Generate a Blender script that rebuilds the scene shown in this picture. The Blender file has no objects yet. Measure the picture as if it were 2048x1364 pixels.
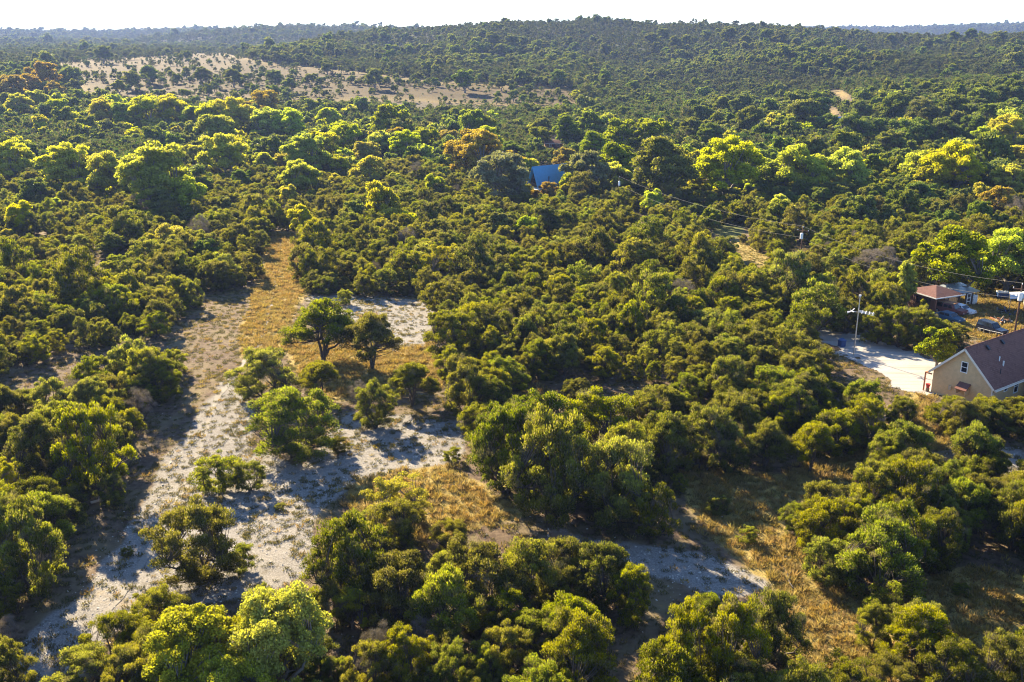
import bpy, math, random
import numpy as np
from mathutils import Vector, Matrix

R = math.radians
# ------------------------------------------------------------------ camera, sky, sun, exposure
CAM_H = 42.0
FPX = 1950.0                       # focal length in pixels of the 2048-wide photograph
HORIZON = 62.0
PITCH = math.atan((682 - HORIZON) / FPX)
SUN_AZ = R(-32.0)                  # measured from +Y, negative = towards -X
SUN_EL = R(27.0)

scene = bpy.context.scene
COL = scene.collection
cam_d = bpy.data.cameras.new('camera')
cam = bpy.data.objects.new('camera', cam_d)
COL.objects.link(cam)
cam.location = (0, 0, CAM_H)
cam.rotation_euler = (math.pi / 2 - PITCH, 0, 0)
cam_d.sensor_width = 36.0
cam_d.lens = FPX / 2048 * 36.0
cam_d.clip_start = 1.0
cam_d.clip_end = 20000
scene.camera = cam

world = bpy.data.worlds.new('World')
scene.world = world
world.use_nodes = True
wn = world.node_tree
bg = wn.nodes['Background']
sky = wn.nodes.new('ShaderNodeTexSky')
sky.sky_type = 'NISHITA'
sky.sun_disc = False
sky.sun_elevation = SUN_EL
sky.sun_rotation = SUN_AZ
sky.air_density = 1.0
sky.dust_density = 0.0
sky.altitude = 2500.0
sky.ozone_density = 3.0
wn.links.new(sky.outputs[0], bg.inputs[0])
bg.inputs[1].default_value = 0.08

sun_d = bpy.data.lights.new('sun', 'SUN')
sun_d.energy = 5.0
sun_d.angle = R(0.53)
sun_d.color = (1.0, 0.82, 0.54)
sun = bpy.data.objects.new('sun', sun_d)
COL.objects.link(sun)
SUN_DIR = Vector((math.sin(SUN_AZ) * math.cos(SUN_EL), math.cos(SUN_AZ) * math.cos(SUN_EL), math.sin(SUN_EL)))
sun.rotation_euler = SUN_DIR.to_track_quat('Z', 'Y').to_euler()
sun.location = (0, 0, 200)

scene.view_settings.view_transform = 'Standard'
scene.view_settings.look = 'None'
scene.view_settings.gamma = 1.0
scene.view_settings.use_curve_mapping = False
scene.view_settings.exposure = 2.25
HAZE_D = 0.00012
scene.cycles.use_denoising = True
scene.cycles.filter_width = 1.1
scene.cycles.max_bounces = 6
scene.cycles.diffuse_bounces = 3
scene.cycles.transmission_bounces = 4
scene.cycles.transparent_max_bounces = 6
scene.cycles.volume_bounces = 0

random.seed(7)
rng = np.random.default_rng(11)

# ------------------------------------------------------------------ projection helpers
CP, SP = math.cos(PITCH), math.sin(PITCH)


def to_px(p):
    """world points (N,3) -> pixel x, y of the 2048x1364 photograph, depth"""
    p = np.asarray(p, float).reshape(-1, 3)
    d = p - np.array([0, 0, CAM_H])
    dep = d[:, 1] * CP - d[:, 2] * SP
    up = d[:, 1] * SP + d[:, 2] * CP
    dep = np.where(dep < 1, 1, dep)
    return 1024 + FPX * d[:, 0] / dep, 682 - FPX * up / dep, dep


def px_az(x, y=60):
    u, v = (x - 1024) / FPX, (682 - y) / FPX
    return math.atan2(u, CP + v * SP)


def px_el(x, y):
    u, v = (x - 1024) / FPX, (682 - y) / FPX
    return math.atan2(v * CP - SP, math.hypot(u, CP + v * SP))


# lattice noise
_T = np.random.default_rng(3).random((256, 256))


def vnoise(x, y, s):
    x = np.asarray(x, float) / s; y = np.asarray(y, float) / s
    xi = np.floor(x).astype(int); yi = np.floor(y).astype(int)
    fx = x - xi; fy = y - yi
    fx = fx * fx * (3 - 2 * fx); fy = fy * fy * (3 - 2 * fy)
    g = lambda a, b: _T[a & 255, b & 255]
    return (g(xi, yi) * (1 - fx) + g(xi + 1, yi) * fx) * (1 - fy) + (g(xi, yi + 1) * (1 - fx) + g(xi + 1, yi + 1) * fx) * fy


def sm(a, b, x):
    t = np.clip((np.asarray(x, float) - a) / (b - a), 0, 1)
    return t * t * (3 - 2 * t)


# ------------------------------------------------------------------ terrain
def layer(pts, Rr, r0, tree):
    az = np.array([px_az(a, b) for a, b in pts])
    hz = []
    for (a, b), d in zip(pts, Rr):
        hz.append(CAM_H + d * math.tan(px_el(a, b)) - tree)
    return az, np.array(hz), np.array(Rr, float), np.array(r0, float)


LAYERS = [
    # main wooded hill
    layer([(300, 150), (440, 118), (560, 90), (640, 72), (760, 56), (880, 50), (990, 43), (1060, 40), (1160, 36), (1200, 33), (1280, 41), (1400, 44), (1500, 47), (1600, 52), (1700, 58), (1760, 64), (1900, 68), (2048, 65), (2300, 62)],
          [900, 960, 1050, 1100, 1150, 1180, 1200, 1200, 1200, 1200, 1220, 1250, 1280, 1300, 1320, 1300, 1280, 1250, 1250],
          [560, 580, 600, 620, 640, 640, 660, 680, 680, 680, 660, 640, 600, 520, 460, 430, 420, 400, 400], 6.0),
    # spur behind the meadow
    layer([(-300, 150), (150, 130), (210, 108), (290, 76), (400, 63), (540, 53), (700, 52), (900, 60), (1200, 80)],
          [2000, 2000, 2000, 2000, 2050, 2100, 2150, 2200, 2200],
          [1250, 1250, 1260, 1280, 1280, 1280, 1280, 1300, 1300], 6.0),
    # far flat-topped ridge, sunward
    layer([(-500, 60), (0, 61), (100, 61), (250, 60), (390, 56), (560, 60), (800, 80)],
          [3300] * 7, [2050] * 7, 7.0),
    # far blue ridge
    layer([(1000, 75), (1400, 56), (1700, 54), (1800, 53), (1900, 51), (2048, 47), (2400, 47)],
          [4600] * 7, [2800] * 7, 7.0),
]


def terrain(x, y):
    x = np.asarray(x, float); y = np.asarray(y, float)
    r = np.hypot(x, y)
    az = np.arctan2(x, y)
    z = -4.0 * sm(130, 300, r)
    z = z + 0.9 * (vnoise(x + 500, y + 900, 26) - .5) * (1 - .5 * sm(150, 300, r))
    z = z + 3.0 * (vnoise(x + 1500, y + 700, 130) - .5) * sm(110, 260, r)
    z = z + 21.0 * sm(400, 950, r) * (1 - sm(.04, .2, az))
    base = z
    for a, h, Rr, r0 in LAYERS:
        hr = np.interp(az, a, h); RR = np.interp(az, a, Rr); rr = np.interp(az, a, r0)
        t = np.clip((r - rr) / (RR - rr), 0, 1)
        s = 0.5 * t + 0.5 * t * t * (3 - 2 * t)
        fall = 0.5 * np.clip((r - RR) / 700, 0, 1)
        bump = 16 * (vnoise(x + 90, y + 40, 120) - .5) * np.clip(t * (1 - t) * 4, 0, 1)
        fold = 26 * (vnoise(az * 1300 + 31, r * .22 + 7, 120) - .5) * np.clip(t * (1 - t) * 4, 0, 1)
        zl = -4 + (hr + 4) * s * (1 - fall) + (bump + fold) * (hr > 5)
        z = np.maximum(z, np.where(r > rr, zl, base))
    # level pads for the buildings and the lot are gentle enough already
    return z


def ground(px, py):
    """where the view ray of a pixel meets the terrain"""
    u, v = (px - 1024) / FPX, (682 - py) / FPX
    d = np.array([u, CP + v * SP, -SP + v * CP])
    t = np.linspace(30, 3600, 7000)
    P = np.array([0, 0, CAM_H])[None] + d[None] * t[:, None]
    g = P[:, 2] - terrain(P[:, 0], P[:, 1])
    i = int(np.argmax(g < 0)) if (g < 0).any() else len(t) - 1
    a, b = t[max(i - 1, 0)], t[i]
    for _ in range(20):
        m = (a + b) / 2
        q = np.array([0, 0, CAM_H]) + d * m
        if q[2] - float(terrain(q[0], q[1])) < 0: b = m
        else: a = m
    q = np.array([0, 0, CAM_H]) + d * b
    return Vector((q[0], q[1], float(terrain(q[0], q[1]))))


def gz(x, y):
    return float(terrain(x, y))


def inpoly(x, y, poly):
    x = np.asarray(x, float); y = np.asarray(y, float)
    c = np.zeros(x.shape, bool)
    n = len(poly)
    for i in range(n):
        x1, y1 = poly[i]; x2, y2 = poly[(i + 1) % n]
        if y1 == y2: continue
        cond = ((y1 > y) != (y2 > y)) & (x < (x2 - x1) * (y - y1) / (y2 - y1) + x1)
        c ^= cond
    return c


# ------------------------------------------------------------------ traced ground regions (pixels)
PALE = [
    [(470, 740), (520, 790), (500, 900), (600, 930), (700, 830), (930, 850), (930, 910), (880, 930), (720, 960), (620, 1050), (640, 1150), (480, 1200), (300, 1210), (150, 1364), (0, 1364), (0, 1330), (140, 1200), (260, 1050), (350, 900), (410, 800)],
    [(600, 590), (870, 600), (870, 690), (760, 700), (660, 650)],
    [(1020, 990), (1080, 1050), (1180, 1085), (1330, 1090), (1560, 1170), (1480, 1200), (1380, 1190), (1290, 1160), (1120, 1080)],
    [(1900, 870), (2048, 900), (2048, 960), (1900, 910)],
]
GOLD = [
    [(535, 460), (595, 460), (605, 580), (575, 700), (480, 720), (490, 640), (525, 540)],
    [(700, 950), (900, 930), (1060, 1040), (900, 1070), (800, 1090), (690, 1010)],
    [(560, 680), (760, 690), (880, 690), (900, 780), (780, 800), (640, 800)],
    [(1360, 940), (1420, 930), (1560, 950), (1700, 890), (1760, 890), (1740, 960), (1600, 1000), (1560, 1050), (1660, 1150), (1720, 1190), (1960, 1130), (2048, 1160), (2048, 1364), (1560, 1364), (1540, 1180), (1400, 1060)],
    [(1840, 770), (1870, 790), (1870, 850), (1990, 880), (1900, 900), (1760, 890)],
    [(1000, 760), (1130, 780), (1110, 820), (1040, 810)],
    [(1880, 560), (2048, 560), (2048, 690), (1880, 660)],
    [(1465, 475), (1505, 485), (1550, 530), (1520, 540), (1470, 505)],
    # the far meadow
    [(110, 124), (200, 114), (300, 116), (430, 104), (560, 128), (700, 142), (860, 160), (1150, 178), (1170, 200), (1120, 212), (900, 210), (700, 202), (560, 205), (440, 200), (250, 196), (170, 186), (140, 160)],
    [(0, 128), (18, 128), (18, 146), (0, 146)],
]
GREEN = [[(1415, 440), (1490, 440), (1485, 480), (1425, 472)], [(1900, 560), (2048, 560), (2048, 600), (1900, 600)]]
DIRT = [[(1512, 132), (1546, 136), (1584, 162), (1560, 164)], [(1570, 160), (1600, 170), (1598, 174), (1572, 168)], [(1600, 168), (1625, 178), (1612, 180)],
        [(1656, 178), (1686, 181), (1710, 200), (1690, 202)], [(1650, 208), (1675, 220), (1672, 234), (1658, 230)]]
FIELD = GOLD[8]
# ground that the photograph shows uncovered: no scattered crown may hide it
OPEN = [
    [(545, 468), (588, 468), (560, 520), (603, 590), (560, 660), (580, 690), (520, 690), (470, 735), (452, 800), (440, 890), (380, 925), (385, 1000), (310, 1060), (298, 1150), (250, 1190), (150, 1300), (95, 1364), (0, 1364), (0, 1330), (90, 1240), (175, 1160), (195, 1080), (262, 985), (285, 880), (345, 830), (375, 740), (430, 690), (500, 640), (522, 560)],
    [(690, 600), (850, 612), (850, 690), (805, 700), (720, 625)],
    [(560, 690), (640, 722), (700, 730), (720, 760), (600, 720)],
    [(820, 690), (870, 705), (868, 730), (820, 730)],
    [(690, 840), (770, 860), (920, 850), (925, 900), (985, 965), (1040, 1035), (900, 1045), (850, 1060), (830, 1000), (740, 1000), (625, 1055), (600, 1170), (505, 1160), (495, 1020), (540, 925), (690, 905)],
    [(1040, 1035), (1180, 1078), (1330, 1095), (1350, 1010), (1400, 955), (1560, 965), (1560, 1040), (1570, 1100), (1640, 1145), (1690, 1190), (1650, 1195), (1600, 1165), (1480, 1190), (1325, 1180), (1290, 1110), (1140, 1080)],
    [(1690, 905), (1735, 905), (1700, 955), (1655, 955), (1640, 935)],
    [(1875, 1110), (2048, 1165), (2048, 1250), (1905, 1205), (1865, 1165)],
    [(1615, 1205), (1690, 1205), (1750, 1305), (1800, 1325), (1750, 1364), (1620, 1330)],
    [(1630, 657), (1700, 672), (1840, 712), (1860, 740), (1848, 762), (1800, 765), (1760, 735), (1690, 700)],
    [(1905, 598), (2048, 590), (2048, 660), (2030, 668), (1960, 664), (1880, 640)],
    [(1860, 738), (1925, 692), (2025, 667), (2048, 680), (2048, 785), (1990, 792), (1960, 795), (1900, 775), (1868, 768)],
    [(1827, 568), (1930, 572), (1935, 600), (1885, 622), (1833, 612)],
    [(1066, 372), (1075, 335), (1125, 330), (1108, 368), (1098, 383), (1070, 388)],
    [(868, 297), (905, 297), (905, 306), (868, 306)],
    [(1088, 276), (1124, 276), (1124, 292), (1088, 292)],
    [(1674, 233), (1704, 235), (1700, 250), (1676, 250)],
    [(1436, 450), (1478, 450), (1474, 470), (1440, 465)],
    [(1478, 486), (1500, 494), (1535, 522), (1522, 528), (1484, 506)],
    [(1850, 800), (1862, 800), (1862, 850), (1848, 850)],
    [(1590, 484), (1610, 484), (1610, 512), (1590, 512)],
    [(1700, 590), (1726, 590), (1720, 668), (1706, 668)],
    [(1040, 785), (1130, 785), (1110, 815), (1050, 808)],
] + DIRT


# open ground around the traced trees: no scattered tree stands here
NOBASE = [
    [(590, 465), (605, 590), (870, 600), (880, 720), (860, 790), (940, 850), (930, 915), (1000, 965), (1060, 1045), (1180, 1090), (1340, 1100), (1370, 960), (1420, 945), (1640, 935), (1740, 900), (1740, 965), (1580, 1010), (1565, 1060), (1640, 1150), (1700, 1205),
     (1880, 1160), (2048, 1175), (2048, 1290), (1880, 1230), (1830, 1330), (1760, 1364), (1620, 1364), (1600, 1200), (1300, 1205), (1280, 1130), (1060, 1085), (900, 1065), (840, 1080), (700, 1020), (630, 1060), (610, 1200), (480, 1215), (300, 1250), (160, 1345), (80, 1390), (0, 1390),
     (0, 1330), (190, 1080), (270, 940), (290, 880), (430, 690), (520, 560), (540, 465)],
    [(1745, 872), (1860, 882), (2048, 905), (2048, 962), (1920, 948), (1880, 962), (1840, 925), (1745, 930)],
    [(1040, 770), (1130, 778), (1120, 830), (1050, 822)],
    [(1140, 1250), (1290, 1250), (1300, 1364), (1160, 1364)],
    [(730, 1260), (830, 1270), (860, 1364), (730, 1364)],
]


# ------------------------------------------------------------------ materials
def new_mat(name):
    m = bpy.data.materials.new(name)
    m.use_nodes = True
    nt = m.node_tree
    return m, nt, nt.nodes['Principled BSDF']


def N(nt, t, **kw):
    n = nt.nodes.new(t)
    for k, v in kw.items():
        if k.startswith('i_'):
            n.inputs[k[2:].replace('_', ' ')].default_value = v
        else:
            setattr(n, k, v)
    return n


def mix(nt, fac, a, b, mode='MIX'):
    n = nt.nodes.new('ShaderNodeMix'); n.data_type = 'RGBA'; n.blend_type = mode
    for s, v in ((n.inputs[0], fac), (n.inputs[6], a), (n.inputs[7], b)):
        if hasattr(v, 'is_linked') or hasattr(v, 'links'): nt.links.new(v, s)
        elif isinstance(v, (int, float)): s.default_value = v
        else: s.default_value = (*v, 1) if len(v) == 3 else v
    return n.outputs[2]


def ramp(nt, src, a, b):
    n = nt.nodes.new('ShaderNodeMapRange'); n.clamp = True
    n.inputs[1].default_value = a; n.inputs[2].default_value = b
    nt.links.new(src, n.inputs[0])
    return n.outputs[0]


def noise(nt, scale, detail=4, vec=None, rough=.6):
    n = N(nt, 'ShaderNodeTexNoise'); n.inputs['Scale'].default_value = scale; n.inputs['Detail'].default_value = detail; n.inputs['Roughness'].default_value = rough
    if vec is not None: nt.links.new(vec, n.inputs['Vector'])
    return n.outputs[0]


def surf(name, col, rough=.7, var=.25, scale=3.0, metal=0.0, bump=0.0, spec=.3):
    m, nt, b = new_mat(name)
    tc = N(nt, 'ShaderNodeTexCoord').outputs['Object']
    f = noise(nt, scale, 5, tc)
    dark = tuple(c * (1 - var) for c in col); lite = tuple(min(1, c * (1 + var)) for c in col)
    nt.links.new(mix(nt, ramp(nt, f, .3, .7), dark, lite), b.inputs['Base Color'])
    b.inputs['Roughness'].default_value = rough; b.inputs['Metallic'].default_value = metal
    b.inputs['Specular IOR Level'].default_value = spec
    if bump:
        bn = N(nt, 'ShaderNodeBump'); bn.inputs['Strength'].default_value = bump; bn.inputs['Distance'].default_value = .05
        nt.links.new(f, bn.inputs['Height']); nt.links.new(bn.outputs[0], b.inputs['Normal'])
    return m


def leaf_mat(name, dark, lite, dead=(.23, .20, .18), trans=.45, tw=(1.45, 1.42, .4), hue=.03, vary=.16):
    """foliage: per-clump tint comes from the vertex colours, per-tree variation from the object's random value"""
    m, nt, b = new_mat(name)
    nt.nodes.remove(b)
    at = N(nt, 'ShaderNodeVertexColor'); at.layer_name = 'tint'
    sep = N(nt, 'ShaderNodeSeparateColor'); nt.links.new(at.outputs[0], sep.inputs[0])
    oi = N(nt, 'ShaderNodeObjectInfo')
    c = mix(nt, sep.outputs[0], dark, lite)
    hs = N(nt, 'ShaderNodeHueSaturation'); nt.links.new(c, hs.inputs['Color'])
    mr = N(nt, 'ShaderNodeMapRange'); mr.inputs[3].default_value = .5 - hue; mr.inputs[4].default_value = .5 + hue
    nt.links.new(oi.outputs['Random'], mr.inputs[0]); nt.links.new(mr.outputs[0], hs.inputs['Hue'])
    ml = N(nt, 'ShaderNodeMath', operation='MULTIPLY'); ml.inputs[1].default_value = 7.31; nt.links.new(oi.outputs['Random'], ml.inputs[0])
    fr = N(nt, 'ShaderNodeMath', operation='FRACT'); nt.links.new(ml.outputs[0], fr.inputs[0])
    mv = N(nt, 'ShaderNodeMapRange'); mv.inputs[3].default_value = 1 - vary; mv.inputs[4].default_value = 1 + vary
    nt.links.new(fr.outputs[0], mv.inputs[0]); nt.links.new(mv.outputs[0], hs.inputs['Value'])
    ms = N(nt, 'ShaderNodeMath', operation='MULTIPLY'); ms.inputs[1].default_value = 3.77; nt.links.new(oi.outputs['Random'], ms.inputs[0])
    fs = N(nt, 'ShaderNodeMath', operation='FRACT'); nt.links.new(ms.outputs[0], fs.inputs[0])
    mq = N(nt, 'ShaderNodeMapRange'); mq.inputs[3].default_value = .78; mq.inputs[4].default_value = 1.08
    nt.links.new(fs.outputs[0], mq.inputs[0]); nt.links.new(mq.outputs[0], hs.inputs['Saturation'])
    col = mix(nt, sep.outputs[1], hs.outputs[0], dead)
    df = N(nt, 'ShaderNodeBsdfPrincipled'); df.inputs['Roughness'].default_value = .55; df.inputs['Specular IOR Level'].default_value = .05
    nt.links.new(col, df.inputs['Base Color'])
    tr = N(nt, 'ShaderNodeBsdfTranslucent')
    nt.links.new(mix(nt, 1.0, col, tw, 'MULTIPLY'), tr.inputs['Color'])
    mx = N(nt, 'ShaderNodeMixShader'); mx.inputs[0].default_value = trans
    nt.links.new(df.outputs[0], mx.inputs[1]); nt.links.new(tr.outputs[0], mx.inputs[2])
    nt.links.new(mx.outputs[0], nt.nodes['Material Output'].inputs[0])
    return m


M = {}
M['skyshade_juniper'] = leaf_mat('sky_shaded_juniper', (.020, .048, .018), (.095, .14, .030), trans=.42, hue=.03)  # juniper foliage with sky-lit blue-green shade mixed into its colour
M['haze_juniper'] = leaf_mat('haze_toned_hill_wood', (.014, .034, .017), (.070, .105, .032), trans=.4, hue=.03)  # dark hill wood, with the blue of distance haze put into the leaf colour
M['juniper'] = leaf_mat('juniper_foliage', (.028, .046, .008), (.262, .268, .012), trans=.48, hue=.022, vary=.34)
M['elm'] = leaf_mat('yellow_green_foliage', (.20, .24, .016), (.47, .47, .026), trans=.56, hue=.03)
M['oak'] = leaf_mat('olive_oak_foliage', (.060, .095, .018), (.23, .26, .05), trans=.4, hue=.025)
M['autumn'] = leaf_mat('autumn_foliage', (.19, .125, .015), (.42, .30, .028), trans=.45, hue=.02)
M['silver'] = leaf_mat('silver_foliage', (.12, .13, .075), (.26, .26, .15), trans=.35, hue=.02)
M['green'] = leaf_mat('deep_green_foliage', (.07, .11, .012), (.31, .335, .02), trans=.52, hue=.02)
M['nearoak'] = leaf_mat('small_oak_leaves', (.19, .195, .016), (.43, .41, .03), trans=.45, hue=.015, vary=.1)
M['dead'] = leaf_mat('bare_twigs', (.18, .14, .13), (.26, .21, .20), trans=.1, hue=.01)
M['grass'] = leaf_mat('dry_grass', (.19, .135, .042), (.46, .35, .11), dead=(.07, .085, .035), trans=.4, tw=(1.1, 1.0, .7), hue=.02)
M['bark'] = surf('juniper_bark', (.085, .068, .055), .9, .4, 4)
M['barkgrey'] = surf('grey_bark', (.16, .14, .12), .9, .3, 4)
M['paleswood'] = surf('bleached_wood', (.45, .40, .34), .8, .2, 4)
M['stone'] = surf('limestone', (.50, .47, .41), .9, .2, 4)


# ground material
def ground_mat():
    m, nt, b = new_mat('ground')
    at = N(nt, 'ShaderNodeVertexColor'); at.layer_name = 'cover'
    sep = N(nt, 'ShaderNodeSeparateColor'); nt.links.new(at.outputs[0], sep.inputs[0])
    tc = N(nt, 'ShaderNodeTexCoord').outputs['Object']
    n1 = noise(nt, .22, 6, tc, .65); n2 = noise(nt, 1.4, 6, tc, .7); n3 = noise(nt, 7, 4, tc, .7); n4 = noise(nt, .05, 3, tc)
    litter = mix(nt, ramp(nt, n2, .35, .65), (.075, .050, .036), (.17, .125, .085))
    litter = mix(nt, ramp(nt, n1, .45, .7), litter, (.19, .155, .085))
    gold = mix(nt, ramp(nt, n2, .3, .7), (.25, .18, .055), (.46, .36, .115))
    gold = mix(nt, ramp(nt, n3, .42, .7), gold, (.13, .105, .055))
    pale = mix(nt, ramp(nt, n3, .3, .65), (.13, .12, .107), (.33, .31, .285))
    pale = mix(nt, ramp(nt, n2, .54, .74), pale, (.14, .12, .085))
    pale = mix(nt, ramp(nt, n1, .60, .76), pale, (.30, .235, .14))
    green = mix(nt, ramp(nt, n2, .3, .7), (.07, .085, .03), (.14, .15, .05))

    def soft(ch, amt=.65):
        a = N(nt, 'ShaderNodeMath', operation='ADD'); nt.links.new(ch, a.inputs[0])
        s = N(nt, 'ShaderNodeMath', operation='MULTIPLY_ADD'); nt.links.new(n2, s.inputs[0]); s.inputs[1].default_value = amt; s.inputs[2].default_value = -amt * .5
        nt.links.new(s.outputs[0], a.inputs[1])
        return ramp(nt, a.outputs[0], .32, .68)
    c = mix(nt, soft(sep.outputs[1]), litter, gold)
    c = mix(nt, soft(sep.outputs[0]), c, pale)
    c = mix(nt, soft(sep.outputs[2]), c, green)
    mead = mix(nt, ramp(nt, n4, .35, .65), (.054, .037, .013), (.084, .058, .019))
    mead = mix(nt, ramp(nt, n1, .5, .72), mead, (.045, .046, .020))
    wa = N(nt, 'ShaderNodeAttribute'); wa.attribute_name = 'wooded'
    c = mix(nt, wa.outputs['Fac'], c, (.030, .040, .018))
    c = mix(nt, at.outputs[1], mead, c)
    nt.links.new(c, b.inputs['Base Color'])
    b.inputs['Roughness'].default_value = .95; b.inputs['Specular IOR Level'].default_value = .1
    bn = N(nt, 'ShaderNodeBump'); bn.inputs['Strength'].default_value = .7; bn.inputs['Distance'].default_value = .15
    nt.links.new(n3, bn.inputs['Height']); nt.links.new(bn.outputs[0], b.inputs['Normal'])
    return m


M['ground'] = ground_mat()


def tag(o, label=None, cat=None, group=None, kind=None):
    if label: o['label'] = label
    if cat: o['category'] = cat
    if group: o['group'] = group
    if kind: o['kind'] = kind
    return o


def mesh_np(name, V, F, mats, tint=None, fm=None):
    """V (n,3), F (k,4) or (k,3) index arrays"""
    me = bpy.data.meshes.new(name)
    V = np.asarray(V, np.float32); F = np.asarray(F, np.int32)
    k = F.shape[1]
    me.vertices.add(len(V)); me.vertices.foreach_set('co', V.ravel())
    me.loops.add(F.size); me.loops.foreach_set('vertex_index', F.ravel())
    me.polygons.add(len(F)); me.polygons.foreach_set('loop_start', np.arange(0, F.size, k, dtype=np.int32))
    me.polygons.foreach_set('loop_total', np.full(len(F), k, np.int32))
    for m in mats: me.materials.append(m)
    if fm is not None: me.polygons.foreach_set('material_index', np.asarray(fm, np.int32))
    if tint is not None:
        a = me.color_attributes.new('tint', 'FLOAT_COLOR', 'POINT')
        t = np.ones((len(V), 4), np.float32); t[:, :tint.shape[1]] = tint
        a.data.foreach_set('color', t.ravel())
    me.update(calc_edges=True)
    return me


def link(name, data, parent=None, col=True):
    o = bpy.data.objects.new(name, data)
    if col: COL.objects.link(o)
    if parent is not None: o.parent = parent
    return o


# ------------------------------------------------------------------ the ground sheet
def build_ground():
    rs = [0.0, 10, 20, 30, 38]
    r = 42.0
    while r < 210: rs.append(r); r *= 1.0058
    while r < 6500: rs.append(r); r *= 1.016
    rs = np.array(rs)
    fine = np.arange(-37, 37.01, .24)
    az = np.radians(np.concatenate([np.arange(-180, -37, 7.0), fine, np.arange(44, 180, 7.0)]))
    nr, na = len(rs), len(az)
    RR, AA = np.meshgrid(rs, az, indexing='ij')
    X = RR * np.sin(AA); Y = RR * np.cos(AA)
    Z = terrain(X, Y)
    near = (RR < 210)
    Z = Z + near * (.10 * (vnoise(X, Y, 1.7) - .5) + .16 * (vnoise(X + 33, Y + 9, 5.1) - .5))
    V = np.stack([X, Y, Z], -1).reshape(-1, 3)
    i, j = np.meshgrid(np.arange(nr - 1), np.arange(na), indexing='ij')
    j2 = (j + 1) % na
    F = np.stack([i * na + j, i * na + j2, (i + 1) * na + j2, (i + 1) * na + j], -1).reshape(-1, 4)
    px, py, dep = to_px(V)
    px = px + 14 * (vnoise(V[:, 0] + 7, V[:, 1], 3.0) - .5) * 90 / np.maximum(dep, 60) * 2
    py = py + 9 * (vnoise(V[:, 0] + 77, V[:, 1] + 31, 3.0) - .5) * 90 / np.maximum(dep, 60) * 2
    px = px + 26 * (vnoise(V[:, 0] + 17, V[:, 1] + 4, 8.0) - .5) * np.where(dep < 220, 1, .1)
    py = py + 15 * (vnoise(V[:, 0] + 1, V[:, 1] + 44, 8.0) - .5) * np.where(dep < 220, 1, .1)
    px = px + 40 * (vnoise(V[:, 0] + 3, V[:, 1] + 8, 55.0) - .5) * (dep > 300)
    py = py + 12 * (vnoise(V[:, 0] + 5, V[:, 1] + 2, 55.0) - .5) * (dep > 300)
    front = V[:, 1] > 20
    cov = np.zeros((len(V), 4), np.float32); cov[:, 3] = 1
    for p in PALE: cov[:, 0] = np.maximum(cov[:, 0], inpoly(px, py, p) & front)
    for p in GOLD: cov[:, 1] = np.maximum(cov[:, 1], inpoly(px, py, p) & front)
    for p in DIRT: cov[:, 0] = np.maximum(cov[:, 0], .45 * (inpoly(px, py, p) & front)); 
    for p in DIRT: cov[:, 1] = np.maximum(cov[:, 1], (inpoly(px, py, p) & front))
    for p in GREEN: cov[:, 2] = np.maximum(cov[:, 2], inpoly(px, py, p) & front)
    cov[:, 3] = 1 - (inpoly(px, py, FIELD) & front)
    g = cov.reshape(nr, na, 4)
    for _ in range(5):
        g[1:-1, 1:-1] = (g[1:-1, 1:-1] * 2 + g[2:, 1:-1] + g[:-2, 1:-1] + g[1:-1, 2:] + g[1:-1, :-2]) / 6
    me = mesh_np('ground', V, F, [M['ground']])
    a = me.color_attributes.new('cover', 'FLOAT_COLOR', 'POINT')
    a.data.foreach_set('color', g.reshape(-1, 4).astype(np.float32).ravel())
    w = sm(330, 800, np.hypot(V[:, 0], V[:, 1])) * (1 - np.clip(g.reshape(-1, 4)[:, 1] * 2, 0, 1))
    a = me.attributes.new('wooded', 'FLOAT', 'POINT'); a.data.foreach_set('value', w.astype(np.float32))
    me.polygons.foreach_set('use_smooth', np.ones(len(F), bool))
    tag(link('ground', me), kind='structure')


build_ground()


# ------------------------------------------------------------------ tree generators
def tube_np(P, rad, n=5):
    """tapered tube along points P"""
    P = np.asarray(P, float); rad = np.asarray(rad, float)
    k = len(P)
    T = np.gradient(P, axis=0); T /= np.linalg.norm(T, axis=1, keepdims=True) + 1e-9
    ref = np.tile(np.array([.3, .9, .1]), (k, 1))
    A = np.cross(T, ref); A /= np.linalg.norm(A, axis=1, keepdims=True) + 1e-9
    B = np.cross(T, A)
    th = np.arange(n) * 2 * math.pi / n
    V = P[:, None] + (A[:, None] * np.cos(th)[None, :, None] + B[:, None] * np.sin(th)[None, :, None]) * rad[:, None, None]
    V = V.reshape(-1, 3)
    i, j = np.meshgrid(np.arange(k - 1), np.arange(n), indexing='ij')
    j2 = (j + 1) % n
    F = np.stack([i * n + j, i * n + j2, (i + 1) * n + j2, (i + 1) * n + j], -1).reshape(-1, 4)
    return V, F


class Geo:
    def __init__(s): s.V = []; s.F = []; s.T = []; s.n = 0

    def add(s, V, F, T=None):
        s.V.append(V); s.F.append(F + s.n); s.n += len(V)
        s.T.append(T if T is not None else np.zeros((len(V), 2)))

    def get(s): return np.concatenate(s.V), np.concatenate(s.F), np.concatenate(s.T)


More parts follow.
